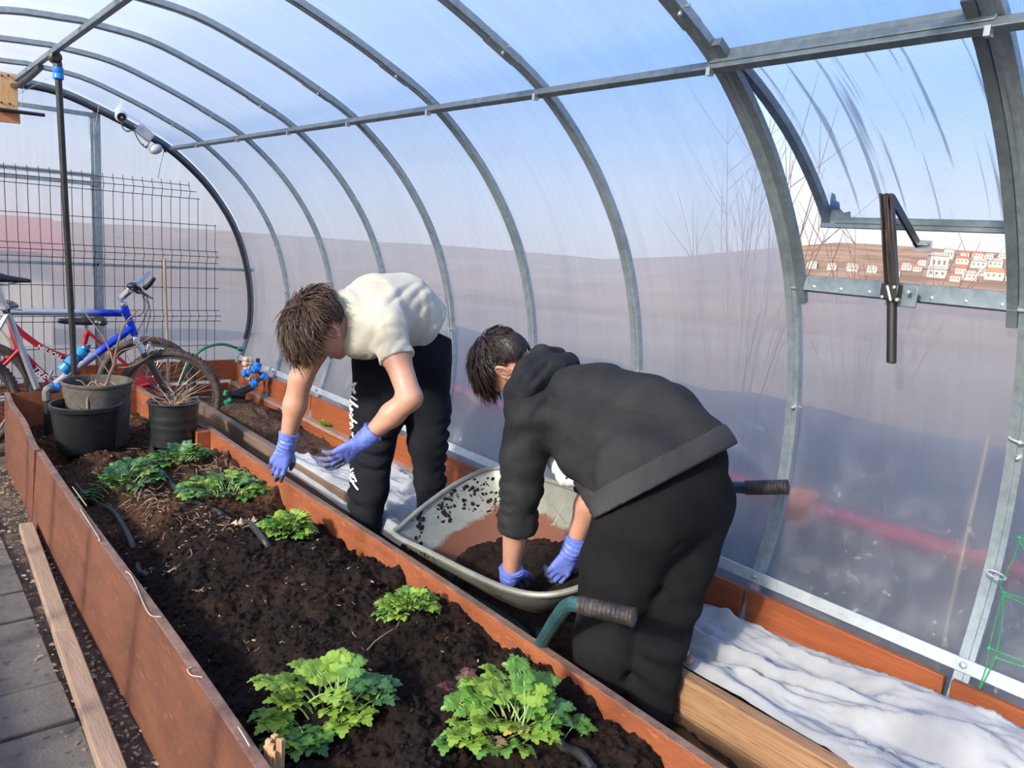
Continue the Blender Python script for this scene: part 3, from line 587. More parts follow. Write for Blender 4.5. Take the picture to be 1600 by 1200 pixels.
# ------------------------------------------------------------------ people: distance fields turned into smooth meshes
class Field:
    def __init__(s, lo, hi, h):
        s.lo = V(lo); s.h = h; s.n = np.ceil((V(hi) - s.lo) / h).astype(int) + 1; s.d = np.full(s.n, 1.0, np.float32)
    def blk(s, lo, hi):
        a = np.clip(np.floor((V(lo) - s.lo) / s.h).astype(int), 0, s.n); b = np.clip(np.ceil((V(hi) - s.lo) / s.h).astype(int) + 1, 0, s.n)
        sl = tuple(slice(i, j) for i, j in zip(a, b))
        if any(i >= j for i, j in zip(a, b)): return None, None
        ax = [np.arange(i, j) * s.h + o for i, j, o in zip(a, b, s.lo)]
        return sl, np.stack(np.meshgrid(*ax, indexing='ij'), -1).astype(np.float32)
    def put(s, sl, e, k):
        d = s.d[sl]
        if k <= 0: s.d[sl] = np.minimum(d, e); return
        w = np.clip(0.5 + 0.5 * (d - e) / k, 0, 1); s.d[sl] = d + (e - d) * w - k * w * (1 - w)
    def cone(s, a, b, ra, rb, k=0.02):
        a = V(a); b = V(b); m_ = max(ra, rb) + k + 4 * s.h; sl, p = s.blk(np.minimum(a, b) - m_, np.maximum(a, b) + m_)
        if sl is None: return s
        ab = b - a; t = np.clip(((p - a) @ ab) / max(ab @ ab, 1e-9), 0, 1); e = np.linalg.norm(p - a - t[..., None] * ab, axis=-1) - (ra + (rb - ra) * t)
        s.put(sl, e, k); return s
    def chain(s, pts, rs, k=0.02):
        for i in range(len(pts) - 1): s.cone(pts[i], pts[i + 1], rs[i], rs[i + 1], k)
        return s
    def _ell(s, p, c, r, R):
        q = p - V(c)
        if R is not None: q = q @ np.asarray(R)
        r = V(r); k0 = np.linalg.norm(q / r, axis=-1); k1 = np.linalg.norm(q / (r * r), axis=-1); return k0 * (k0 - 1) / np.maximum(k1, 1e-6)
    def ell(s, c, r, R=None, k=0.02):
        m_ = max(r) + k + 4 * s.h; sl, p = s.blk(V(c) - m_, V(c) + m_)
        if sl is None: return s
        s.put(sl, s._ell(p, c, r, R), k); return s
    def carve(s, c, r, R=None, k=0.01):
        m_ = max(r) + k + 4 * s.h; sl, p = s.blk(V(c) - m_, V(c) + m_)
        if sl is None: return s
        e = -s._ell(p, c, r, R); d = s.d[sl]; w = np.clip(0.5 - 0.5 * (d - e) / k, 0, 1); s.d[sl] = d + (e - d) * w + k * w * (1 - w); return s
    def groove(s, pts, r, depth):
        """cut a crease along a polyline"""
        for a, b in zip(pts[:-1], pts[1:]):
            a = V(a); b = V(b); m_ = r * 2 + 2 * s.h; sl, p = s.blk(np.minimum(a, b) - m_, np.maximum(a, b) + m_)
            if sl is None: continue
            ab = b - a; t = np.clip(((p - a) @ ab) / max(ab @ ab, 1e-9), 0, 1); e = np.linalg.norm(p - a - t[..., None] * ab, axis=-1)
            s.d[sl] += depth * np.exp(-(e / r) ** 2).astype(np.float32)
        return s
    def cut(s, p0, nrm, lo=None, hi=None):
        sl, p = s.blk(s.lo if lo is None else lo, s.lo + s.n * s.h if hi is None else hi); nrm = unit(nrm); s.d[sl] = np.maximum(s.d[sl], (p - V(p0)) @ nrm); return s
    def folds(s, a, b, rad, amp, freq, twist=1.0, seed=0, sharp=1.5):
        """ring-like cloth folds around a limb from a to b"""
        a = V(a); b = V(b); m_ = rad; sl, p = s.blk(np.minimum(a, b) - m_, np.maximum(a, b) + m_)
        if sl is None: return s
        ab = b - a; L_ = np.linalg.norm(ab); ax = ab / L_; q = p - a; t = q @ ax; rv = q - t[..., None] * ax; rr_ = np.linalg.norm(rv, axis=-1)
        u = np.cross(ax, (0.3, 0.5, 0.8)); u = unit(u); w = np.cross(ax, u); th = np.arctan2(rv @ w, rv @ u)
        ph = 2 * PI * freq * t + twist * np.sin(th + seed) + 0.8 * np.sin(2 * th + seed * 2.3) + 1.6 * vnoise(p * 9, seed)
        wv = (0.5 + 0.5 * np.cos(ph)) ** sharp - 0.35
        env = np.clip(t / L_ * 5, 0, 1) * np.clip((1 - t / L_) * 5, 0, 1) * np.clip((rad - rr_) / (rad * .3), 0, 1) * (0.6 + 0.6 * np.sin(th * 1.0 + seed * 1.7))
        s.d[sl] += (amp * wv * env).astype(np.float32); return s
    def rumple(s, amp, scale, seed=0, lo=None, hi=None, R=None):
        sl, p = s.blk(s.lo if lo is None else lo, s.lo + s.n * s.h if hi is None else hi)
        near = np.abs(s.d[sl]) < 0.05; v = np.zeros(s.d[sl].shape, np.float32); q = p[near] if R is None else p[near] @ np.asarray(R); v[near] = 1 - 2 * np.abs(vnoise(q * V(scale), seed)); s.d[sl] += amp * v; return s
    def mesh(s, name, mat, parent=None, relax=1):
        d = s.d; neg = d < 0; n = d.shape
        c = [neg[i:n[0] - 1 + i, j:n[1] - 1 + j, k:n[2] - 1 + k] for i in (0, 1) for j in (0, 1) for k in (0, 1)]
        sm = sum(x.astype(np.int8) for x in c); act = (sm > 0) & (sm < 8); ids = np.full(act.shape, -1, np.int64); I = np.argwhere(act); ids[act] = np.arange(len(I))
        acc = np.zeros((len(I), 3)); cnt = np.zeros(len(I))
        corner = [(i, j, k) for i in (0, 1) for j in (0, 1) for k in (0, 1)]; dv = [d[I[:, 0] + i, I[:, 1] + j, I[:, 2] + k] for i, j, k in corner]
        for a in range(8):
            for b_ in range(a + 1, 8):
                if sum(abs(x - y) for x, y in zip(corner[a], corner[b_])) != 1: continue
                cr2 = (dv[a] < 0) != (dv[b_] < 0); t = np.where(cr2, dv[a] / np.where(cr2, dv[a] - dv[b_], 1), 0)
                pa = np.array(corner[a], float); pb = np.array(corner[b_], float); acc += np.where(cr2[:, None], pa + t[:, None] * (pb - pa), 0); cnt += cr2
        vs = (I + acc / cnt[:, None]) * s.h + s.lo; qs = []
        for ax in range(3):
            sh = [slice(None)] * 3; s2 = [slice(None)] * 3; sh[ax] = slice(0, -1); s2[ax] = slice(1, None); A = neg[tuple(sh)]; Bn = neg[tuple(s2)]; E = np.argwhere(A != Bn)
            o1, o2 = [(1, 2), (2, 0), (0, 1)][ax]; ok = (E[:, o1] > 0) & (E[:, o2] > 0) & (E[:, o1] < n[o1] - 1) & (E[:, o2] < n[o2] - 1); E = E[ok]
            e1 = np.zeros(3, int); e1[o1] = 1; e2 = np.zeros(3, int); e2[o2] = 1
            q = np.stack([ids[tuple((E - e1 - e2).T)], ids[tuple((E - e2).T)], ids[tuple(E.T)], ids[tuple((E - e1).T)]], 1); fl_ = ~neg[tuple(E.T)]; q[fl_] = q[fl_][:, ::-1]; qs.append(q)
        q = np.concatenate(qs); q = q[(q >= 0).all(1)]
        for _ in range(relax):
            acc = np.zeros_like(vs); cnt = np.zeros(len(vs))
            for j in range(4):
                np.add.at(acc, q[:, j], vs[q[:, (j + 1) % 4]] + vs[q[:, (j - 1) % 4]]); np.add.at(cnt, q[:, j], 2)
            vs = np.where(cnt[:, None] > 0, vs * 0.5 + 0.5 * acc / np.maximum(cnt, 1)[:, None], vs)
        me = bpy.data.meshes.new(name); me.vertices.add(len(vs)); me.vertices.foreach_set('co', vs.reshape(-1).astype(np.float32))
        me.loops.add(len(q) * 4); me.loops.foreach_set('vertex_index', q.reshape(-1).astype(np.int32)); me.polygons.add(len(q)); me.polygons.foreach_set('loop_start', np.arange(0, len(q) * 4, 4, dtype=np.int32))
        me.update(calc_edges=True); me.validate(); me.polygons.foreach_set('use_smooth', [True] * len(me.polygons))
        return link(name, me, mat, parent)

skin_m = M('skin', (0.50, 0.245, 0.165), (0.60, 0.32, 0.22), 14, 0.5, sub=0.12, bump=0.05, bscale=150)
skin_red = M('ear_inside', (0.40, 0.12, 0.08), rough=0.5)
glove_m = M('blue_nitrile', (0.13, 0.185, 0.62), (0.19, 0.25, 0.72), 25, 0.42, bump=0.12, bscale=70)
glove_d = M('soiled_nitrile', (0.065, 0.065, 0.115), (0.13, 0.135, 0.26), 60, 0.7, bump=0.2, bscale=90)

def head_frame(F, U):
    F = unit(F); U = V(U); U = unit(U - F * U.dot(F)); L_ = np.cross(U, F); return F, L_, U
def cam_dir(x, y, z): return unit(W2C @ V((x, y, z)))
def sculpt_head(fd, c, F, U, s=1.0):
    F, L_, U = head_frame(F, U); R = np.stack([F, L_, U], 1); T = lambda f, l, u: V(c) + s * (F * f + L_ * l + U * u)
    E = lambda f, l, u, r, k=0.015, R_=R: fd.ell(T(f, l, u), [x * s for x in r], R_, k)
    E(-0.012, 0, 0.03, (0.094, 0.076, 0.088)); E(0.035, 0, -0.035, (0.062, 0.060, 0.078), 0.03); E(0.045, 0, -0.075, (0.045, 0.046, 0.04), 0.025)
    E(0.075, 0, -0.098, (0.022, 0.024, 0.018), 0.02)
    for l in (-1, 1): E(0.062, l * 0.034, -0.028, (0.028, 0.024, 0.022), 0.02)               # cheekbones
    E(0.083, 0, 0.022, (0.016, 0.05, 0.014), 0.02)                                            # brow
    for l in (-1, 1): fd.carve(T(0.104, l * 0.031, 0.0), (0.016 * s, 0.017 * s, 0.011 * s), R, 0.012)
    for l in (-1, 1): E(0.080, l * 0.031, 0.0, (0.0125, 0.0125, 0.0125), 0.004)
    fd.cone(T(0.092, 0, 0.008), T(0.116, 0, -0.034), 0.008 * s, 0.011 * s, 0.012)
    for l in (-1, 1): E(0.102, l * 0.012, -0.040, (0.010, 0.008, 0.008), 0.008)
    E(0.092, 0, -0.066, (0.011, 0.023, 0.006), 0.006); E(0.089, 0, -0.077, (0.011, 0.020, 0.007), 0.006)
    for l in (-1, 1):                                                                          # ears
        tilt = Matrix.Rotation(0.25, 3, V(L_).tolist()) ; Re = np.array(tilt) @ R
        fd.ell(T(-0.010, l * 0.074, -0.008), (0.014 * s, 0.008 * s, 0.024 * s), Re, 0.008)
    return T
def add_ears(body, T, s):
    """finely modelled ears welded into the body mesh"""
    import bmesh
    bm = bmesh.new(); bm.from_mesh(body.data)
    for l in (-1, 1):
        fe = Field(T(-0.012, l * 0.085, -0.008) - 0.06, T(-0.012, l * 0.085, -0.008) + 0.06, 0.0022)
        out_ = [T(-0.012 + 0.019 * math.cos(a) - 0.006 * math.sin(a), l * (0.083 + 0.006 * math.sin(a) - 0.008 * math.cos(a)), -0.006 + 0.030 * math.sin(a)) for a in np.linspace(-0.9, 2 * PI - 2.0, 16)]
        fe.chain(out_, [0.0046 * s] * 16, 0.004); ih = [T(-0.012 + 0.009 * math.cos(a), l * 0.085, -0.004 + 0.019 * math.sin(a)) for a in np.linspace(1.4, 4.6, 8)]; fe.chain(ih, [0.0036 * s] * 8, 0.004)
        fe.chain([T(-0.008, l * 0.074, 0.012), T(-0.010, l * 0.074, -0.018)], [0.011 * s, 0.010 * s], 0.004); fe.chain([out_[0], T(-0.004, l * 0.080, -0.036), T(0.004, l * 0.077, -0.028)], [0.0046 * s, 0.008 * s, 0.006 * s], 0.005); fe.cone(T(0.008, l * 0.077, -0.012), T(0.006, l * 0.077, -0.002), 0.005 * s, 0.004 * s, 0.004)
        o = fe.mesh('ear_tmp', None); me = o.data; off = -np.array(world_loc(body.parent)); v = np.empty(len(me.vertices) * 3, np.float32); me.vertices.foreach_get('co', v); me.vertices.foreach_set('co', v)
        bm.from_mesh(me); bpy.data.objects.remove(o)
    bm.to_mesh(body.data); bm.free(); body.data.polygons.foreach_set('use_smooth', [True] * len(body.data.polygons)); body.data.update()
def face_details(T, s, person, iris):
    for l in (-1, 1):
        eye = MB(); br = MB(); eye.ball(T(0.0845, l * 0.031, 0.0), 0.0112 * s, 12)
        br.tube([T(0.094, l * 0.014, 0.019), T(0.097, l * 0.03, 0.025), T(0.082, l * 0.048, 0.019)], [0.004 * s, 0.005 * s, 0.002 * s], 6)
        eye.build('eye', M('eye_white', (0.75, 0.72, 0.70), rough=0.2), person); br.build('eyebrow', iris, person)
    mo = MB(); mo.tube([T(0.094, -0.021, -0.073), T(0.1035, 0, -0.0715), T(0.094, 0.021, -0.073)], [0.001, 0.003, 0.001], 6); mo.build('lips', M('lip', (0.42, 0.15, 0.13), rough=0.5), person)

def make_hair(name, T, F, U, s, mat, parent, n, length, lift, seed, fringe=1.0, whorl=(-0.45, 0.1), droop=V((0, 0, -1)), thick=1.0, nape=-0.55, wild=0.25, wave=0.0):
    F, L_, U = head_frame(F, U); rs = np.random.default_rng(seed); mb = MB(); rad = V((0.103, 0.086, 0.097)) * s; c0 = T(-0.012, 0, 0.03)
    R = np.stack([F, L_, U], 1); w = unit(V((whorl[0], whorl[1], 0.85)))
    fd = Field(c0 - 0.17 * s, c0 + 0.17 * s, 0.004); fd.ell(c0, rad * V((1.03, 1.02, 1.05)), R, 0.0)
    sl, p = fd.blk(fd.lo, fd.lo + fd.n * fd.h); q = (p - c0) @ R / rad; qn = q / np.maximum(np.linalg.norm(q, axis=-1, keepdims=True), 1e-6)
    lim = np.interp(qn[..., 0], [-1, -0.5, 0.0, 0.35, 0.8, 1], [nape, nape, -0.02, -0.05, 0.5, 0.55]) ; fd.d[sl] = np.maximum(fd.d[sl], ((lim - qn[..., 2]) * 0.09).astype(np.float32))
    fd.rumple(0.004, (60, 60, 60), seed); cap = fd.mesh(name, mat, parent)
    k = 0
    while k < n:
        d = rs.normal(size=3); d /= np.linalg.norm(d); li = np.interp(d[0], [-1, -0.5, 0.0, 0.35, 0.8, 1], [nape, nape, -0.0, 0.0, 0.45, 0.55])
        if d[2] < li or (abs(d[1]) > 0.72 and d[2] < 0.16 and -0.45 < d[0] < 0.55): continue
        k += 1; root = c0 + R @ (d * rad * 0.99); nrm = R @ unit(d / rad); tg = d - w * d.dot(w); tg = d * 0 + (d - w); tg = tg - d * tg.dot(d); tg = unit(tg + rs.normal(size=3) * wild); tw_ = R @ tg; tw_ = unit(tw_ - nrm * tw_.dot(nrm))
        top = np.clip((d[2] + 0.1) * 1.2, 0.25, 1); fr = 1 + fringe * max(0, d[0]) * top; Ln = length * s * top * fr * rs.uniform(.7, 1.15); lf = lift * s * top * rs.uniform(.5, 1.2); sd = unit(np.cross(tw_, nrm)) * rs.normal() * 0.25
        pts = []; ph_ = 4 * vnoise(np.array(root) * 25, seed)
        for t in np.linspace(0, 1, 6):
            v = root + (tw_ + sd * t) * Ln * t + unit(np.cross(tw_, nrm)) * wave * Ln * math.sin(t * 5 + ph_) + nrm * lf * math.sin(min(t * 1.7, 1.0) * PI / 2) * (1 - 0.35 * t * t) + droop * Ln * 0.35 * t * t
            qv = (v - c0) @ R / (rad * 1.03); ql = np.linalg.norm(qv)
            if ql < 1.0: v = c0 + R @ (qv / ql * rad * 1.035)
            pts.append(v)
        r0 = 0.0052 * thick * s * rs.uniform(.7, 1.3); mb.tube(pts, np.array([0.6, 0.9, 1.0, 0.9, 0.6, 0.08]) * r0, 5, caps=False, flat=0.55, up=nrm)
    o = mb.build('hair_lock', mat, cap); return cap

def make_hand(name, W, D, N, side, s, curls, spread, thumb_dir, mat, dark, parent, arm_dir, cuff=0.055, soil=None, thumb_bend=0.3, flare=0.004):
    """gloved hand: W wrist, D wrist->knuckles, N back of hand, side=+1 if the thumb lies along cross(D,N)"""
    D = unit(D); N = V(N); N = unit(N - D * N.dot(D)); T = np.cross(D, N) * side; fd = Field(V(W) - 0.22 * s, V(W) + 0.24 * s, 0.0028); tips = []
    A = unit(arm_dir)
    fd.chain([V(W) - A * cuff, V(W) - A * 0.01, V(W)], [0.040 * s, 0.034 * s, 0.032 * s], 0.01)
    for o, ln in ((0.030, 0.092), (0.010, 0.097), (-0.010, 0.093), (-0.029, 0.083)):
        fd.cone(V(W) + T * o * 0.55 * s + D * 0.012 * s, V(W) + (T * o + D * ln * 0.92) * s, 0.0165 * s, 0.0125 * s, 0.016)
    fd.ell(V(W) + (D * 0.05 + T * 0.022 - N * 0.010) * s, V((0.034, 0.020, 0.017)) * s, np.stack([D, T, N], 1), 0.015)
    for i, (o, b_, lens) in enumerate(((0.030, 0.088, (0.042, 0.026, 0.021)), (0.010, 0.094, (0.046, 0.029, 0.022)), (-0.010, 0.090, (0.043, 0.027, 0.021)), (-0.028, 0.080, (0.034, 0.021, 0.019)))):
        p = V(W) + (T * o + D * b_) * s; a = 0.0; sp_ = spread * (1.5 - i); pts = [p]
        for j, l_ in enumerate(lens):
            a += curls[i][j]; dr = unit((D * math.cos(a) - N * math.sin(a)) + T * sp_ * math.cos(a)); p = p + dr * l_ * s; pts.append(p)
        fd.chain(pts, [0.0115 * s, 0.0105 * s, 0.0098 * s, 0.0082 * s], 0.004); tips.append(p)
    p = V(W) + (D * 0.022 + T * 0.026 - N * 0.004) * s; td = unit(D * thumb_dir[0] + T * thumb_dir[1] - N * thumb_dir[2]); t2 = unit(td + (-T * 0.9 + D * 0.4) * thumb_bend)
    p1 = p + td * 0.040 * s; p2 = p1 + t2 * 0.032 * s; p3 = p2 + unit(t2 - T * thumb_bend * .5) * 0.024 * s; fd.chain([p, p1, p2, p3], [0.0165 * s, 0.0125 * s, 0.0115 * s, 0.009 * s], 0.010); tips.append(p3)
    fd.rumple(0.0011, (55, 55, 55), 5); fd.folds(V(W) - A * 0.05, V(W) + D * 0.03, 0.06, 0.003, 55, 1.2, 3)
    fd.cut(V(W) - A * (cuff + 0.004), -A, V(W) - A * cuff - 0.06, V(W) - A * cuff + 0.06)
    o = fd.mesh(name, mat, parent); me = o.data; me.materials.append(dark)
    ce = np.empty(len(me.polygons) * 3); me.polygons.foreach_get('center', ce); ce = ce.reshape(-1, 3); dm = np.min([np.linalg.norm(ce - t, axis=1) for t in tips], axis=0)
    idx = (dm + 0.022 * fbm(ce * 40, 13, 3) < (0.034 if soil is None else soil)).astype(np.int32); me.polygons.foreach_set('material_index', idx)
    cf = MB(); a0 = V(W) - A * (cuff + 0.002); u = unit(np.cross(A, (0.2, 0.3, 0.9))); v = np.cross(A, u)
    ring = [a0 + (u * math.cos(t) + v * math.sin(t)) * (0.0405 * s + flare * 0.3 * math.sin(3 * t)) + A * flare * math.sin(2 * t) for t in np.linspace(0, 2 * PI, 28)]
    cf.tube(ring, 0.0026, 6, caps=False); cf.build('glove_cuff', mat, o); return o
# ---- boy in the cream T-shirt, stooping over the bed
cream = M('cream_cotton', (0.50, 0.46, 0.36), (0.58, 0.54, 0.43), 5, 0.9, bump=0.15, bscale=220, sheen=0.2)
navy = M('dark_navy_fleece', (0.008, 0.009, 0.013), (0.015, 0.016, 0.021), 6, 0.92, bump=0.2, bscale=240, spec=0.12)
brown_hair = M('brown_hair', (0.022, 0.012, 0.007), (0.085, 0.047, 0.026), 22, 0.55, spec=0.35)
black_hair = M('black_brown_hair', (0.010, 0.006, 0.005), (0.034, 0.020, 0.015), 22, 0.42, spec=0.4)
shoe_m = M('dark_trainers', (0.02, 0.02, 0.022), (0.04, 0.04, 0.045), 20, 0.7)
white_print = M('white_print', (0.85, 0.85, 0.86), rough=0.7)
b1 = empty('person', (1.72, 2.78, 0), 'person in cream T-shirt and dark trousers stooping to the bed, one blue glove lowered', 'person', 'gardeners')
d_ = {}
hipR, hipL = at(606, 572, 3.33), at(662, 566, 3.33)
kneR, kneL = on_x(583, 695, 1.64), on_x(668, 692, 1.85)
ankR, ankL = V((1.60, 2.83, 0.10)), V((1.87, 2.70, 0.24))
pelv = at(645, 520, 3.30); mid = at(614, 492, 3.20); chest = at(570, 497, 3.08); neckb = at(532, 500, 3.02)
shL, shR = at(604, 512, 2.96), at(508, 512, 3.16)
elL, wrL = at(641, 622, 2.88), at(566, 690, 2.90)
elR, wrR = at(470, 592, 3.14), at(447, 697, 3.20)
hc = at(507, 512, 2.97); F1, U1 = cam_dir(-0.42, 0.86, 0.12), cam_dir(-0.80, -0.33, -0.50)
fd = Field((0.75, 2.0, -0.01), (2.3, 3.75, 1.62), 0.0075)
fd.chain([pelv, mid, chest, neckb], [0.10, 0.115, 0.12, 0.06], 0.05); fd.cone(shL, shR, 0.055, 0.055, 0.05); fd.chain([neckb, at(516, 507, 2.99)], [0.062, 0.052], 0.03)
fd.chain([hipR, kneR, ankR], [0.085, 0.055, 0.042], 0.03); fd.chain([hipL, kneL, ankL], [0.085, 0.055, 0.042], 0.03); fd.cone(hipR, hipL, 0.09, 0.09, 0.04); fd.cone(pelv, (hipR + hipL) / 2, 0.1, 0.1, 0.05)
for a_, d2 in ((ankR, V((-.4, -.9, 0))), (ankL, V((.1, -1, 0)))): fd.chain([a_ + V((0, 0, -.05)), a_ + unit(d2) * 0.15 + V((0, 0, -.065))], [0.036, 0.028], 0.02)
def arm(fd, sh, el, wr, r):
    m1 = sh * .55 + el * .45; m2 = el * .62 + wr * .38
    fd.chain([sh, m1, el, m2, wr], [r * 1.12, r * 1.06, r * 0.92, r * 0.93, r * 0.52], 0.02)
arm(fd, shL, elL, wrL, 0.048); arm(fd, shR, elR, wrR, 0.050)
hdir = unit(at(497, 737, 2.90) - wrL); fd.chain([wrL, wrL + hdir * 0.07], [0.016, 0.010], 0.01); hdirR = unit(at(424, 752, 3.22) - wrR); fd.chain([wrR, wrR + hdirR * .07], [0.016, 0.010], 0.01)
T1 = sculpt_head(fd, hc, F1, U1, 1.0)
add_ears(fd.mesh('body', skin_m, b1), T1, 1.0)
face_details(T1, 1.0, b1, brown_hair)
make_hair('hair', T1, F1, U1, 1.0, brown_hair, b1, 4600, 0.105, 0.034, 5, fringe=0.45, droop=V((0, 0, -0.55)), nape=-0.42, wild=0.10, whorl=(-0.35, 0.15), thick=0.46, wave=0.09)
# T-shirt
fd = Field((0.9, 2.1, 0.75), (2.35, 3.6, 1.6), 0.0075)
fd.chain([at(652, 512, 3.30), at(626, 490, 3.22), at(588, 492, 3.12), at(552, 496, 3.05)], [0.155, 0.158, 0.158, 0.105], 0.05)
fd.cone(shL, shR, 0.085, 0.07, 0.06); fd.cone(at(545, 490, 3.04), at(522, 497, 3.0), 0.085, 0.070, 0.03)
fd.cone(shL, shL * .48 + elL * .52, 0.078, 0.070, 0.03); fd.cone(shR, shR * .5 + elR * .5, 0.064, 0.060, 0.03)
fd.cone(at(575, 530, 3.0), at(560, 535, 3.02), 0.075, 0.07, 0.05)
fd.folds(at(665, 500, 3.25), at(560, 500, 3.0), 0.28, 0.005, 13, 2.6, 4); fd.folds(at(590, 480, 3.0), at(615, 580, 2.9), 0.13, 0.005, 20, 1.5, 8); sd_ = unit(at(652, 512, 3.3) - at(560, 496, 3.06)); s2 = unit(np.cross(sd_, cam_dir(0, 0, 1))); fd.rumple(0.006, (17, 4, 6), 3, R=np.stack([sd_, s2, np.cross(sd_, s2)], 1)); R_ = np.stack([unit(cam_dir(0.8, 0.6, 0)), unit(cam_dir(-0.6, 0.8, 0)), cam_dir(0, 0, 1)], 1); fd.rumple(0.006, (24, 4, 7), 7, at(640, 515, 3.08) - .17, at(640, 515, 3.08) + .17, R_)
fd.groove([at(582, 545, 2.90), at(586, 510, 2.88), at(604, 490, 2.88), at(628, 498, 2.86)], 0.012, 0.010)
fd.groove([at(604, 560, 2.84), at(612, 535, 2.81), at(632, 516, 2.80)], 0.006, 0.004)
ax_ = unit(elL - shL); fd.cut(shL + ax_ * 0.135, ax_, shL + ax_ * 0.13 - 0.14, shL + ax_ * 0.13 + 0.14)
ax_ = unit(elR - shR); fd.cut(shR + ax_ * 0.135, ax_, shR + ax_ * 0.13 - 0.12, shR + ax_ * 0.13 + 0.12)
hem_n = unit(at(662, 525, 3.3) - at(612, 500, 3.2)); fd.cut(at(660, 520, 3.3), hem_n + 0.18 * cam_dir(0, 1, 0))
fd.carve(at(508, 508, 2.97), (0.092, 0.082, 0.096), np.stack(head_frame(F1, U1), 1), 0.01)
shirt = fd.mesh('t_shirt', cream, b1)
cN = [at(x, y, d) for x, y, d in ((512, 470, 2.97), (520, 484, 2.93), (530, 505, 2.905), (541, 530, 2.90), (543, 546, 2.93), (535, 552, 3.0))]
# trousers
fd = Field((1.35, 2.35, 0.03), (2.3, 3.4, 1.35), 0.0075)
fd.cone(at(600, 556, 3.30), at(660, 540, 3.30), 0.135, 0.125, 0.05); fd.cone(at(655, 515, 3.3), at(640, 555, 3.3), 0.115, 0.14, 0.05)
fd.chain([at(600, 575, 3.31), at(592, 640, 3.3), kneR, on_x(576, 765, 1.61), ankR + V((0, 0, .02))], [0.135, 0.118, 0.092, 0.080, 0.072], 0.03)
fd.chain([at(661, 570, 3.33), on_x(668, 640, 1.86), kneL, on_x(672, 750, 1.87), ankL + V((0, 0, -.02))], [0.125, 0.098, 0.086, 0.066, 0.060], 0.03)
fd.folds(on_x(588, 660, 1.64), on_x(578, 750, 1.62), 0.15, 0.020, 17, 1.6, 3, 1.3); fd.folds(on_x(578, 745, 1.62), ankR, 0.13, 0.020, 17, 1.4, 6, 1.3)
fd.folds(on_x(668, 640, 1.86), on_x(672, 770, 1.87), 0.14, 0.018, 20, 1.5, 9, 1.3); fd.folds(at(600, 570, 3.3), at(590, 650, 3.3), 0.2, 0.008, 10, 2, 5)
fd.rumple(0.004, (9, 9, 9), 4)
fd.cut(at(655, 508, 3.3), unit(at(655, 500, 3.3) - at(625, 570, 3.3)))
tr1 = fd.mesh('trousers', navy, b1)
for a_, d2 in ((ankR, V((-.4, -.9, 0))), (ankL, V((.1, -1, 0)))):
    fd = Field(a_ - .26, a_ + .26, 0.008); d2 = unit(d2); fd.chain([a_ + V((0, 0, -.045)) - d2 * .04, a_ + d2 * 0.06 + V((0, 0, -.05)), a_ + d2 * 0.16 + V((0, 0, -.062))], [0.052, 0.048, 0.038], 0.02); fd.mesh('shoe', shoe_m, b1)
# lettering down the outer side of the print leg, laid on the cloth
from mathutils.bvhtree import BVHTree
def on_surface(o, px, py, lift=0.002):
    if o.name not in d_:
        off = world_loc(o); me = o.data; d_[o.name] = BVHTree.FromPolygons([v.co + off for v in me.vertices], [tuple(p.vertices) for p in me.polygons])
    r = Vector((W2C @ V(((px - 800) / FPX, (py - 600) / FPX, 1.0))).tolist()).normalized(); h = d_[o.name].ray_cast(Vector(EYE.tolist()), r)
    return None if h[0] is None else V(h[0]) + V(h[1]) * lift
def lay_label(o, px, py, w, h, name, mat):
    q = [on_surface(o, px + a, py + b, 0.0012) for a, b in ((0, 0), (w, 0), (w, h), (0, h))]
    if any(v is None for v in q): return
    mb = MB(); c = sum(q) / 4; nn = unit(EYE - c); mb.add(q + [v - nn * 0.003 for v in q], [(0, 1, 2, 3), (7, 6, 5, 4), (0, 4, 5, 1), (1, 5, 6, 2), (2, 6, 7, 3), (3, 7, 4, 0)]); mb.build(name, mat, o, smooth=False)
def strokes(o, name, lines, w, mat, sx_, ox, oy):
    mb = MB()
    for ln in lines:
        pts = crom([(a, b, 0) for a, b in ln], 4) if len(ln) > 2 else np.array([(a + (c - a) * t, b + (e - b) * t, 0) for (a, b), (c, e) in [ln] for t in np.linspace(0, 1, 5)])
        q = [on_surface(o, ox + a * sx_, oy + b * sx_) for a, b, _ in pts]; q = [v for v in q if v is not None]
        q = [v for i, v in enumerate(q) if i == 0 or np.linalg.norm(v - q[i - 1]) > 1e-4]
        if len(q) > 1: mb.tube(q, w, 6)
    return mb.build(name, mat, o)
strokes(tr1, 'lettering', [[(752, 112), (760, 96), (772, 103), (768, 122), (756, 124)], [(790, 80), (778, 98), (770, 104)], [(770, 118), (776, 135), (783, 152)], [(765, 90), (776, 84), (788, 84)], [(766, 128), (774, 150), (784, 150)],
    [(756, 176), (774, 188), (792, 202)], [(748, 200), (758, 218), (778, 236), (802, 252)], [(760, 214), (780, 232), (802, 246)], [(756, 232), (746, 250), (750, 272)], [(752, 258), (764, 270), (750, 282)],
    [(756, 288), (744, 302), (756, 318), (764, 300)], [(748, 322), (768, 340), (795, 362)], [(746, 350), (752, 370), (764, 352), (758, 342)], [(750, 378), (764, 372), (764, 390), (748, 398)], [(748, 410), (752, 428), (766, 432)], [(758, 440), (766, 455), (764, 478)],
    [(768, 678), (750, 690), (742, 704), (758, 716), (768, 700)], [(744, 716), (758, 732), (776, 738)], [(768, 716), (778, 740), (790, 768)], [(742, 738), (766, 778), (800, 824)], [(748, 764), (762, 762), (776, 770)]], 0.0042, white_print, 0.225, 380, 580)
lay_label(shirt, 596, 558, 6, 6, 'sleeve_label', M('dark_label', (0.03, 0.03, 0.03)))
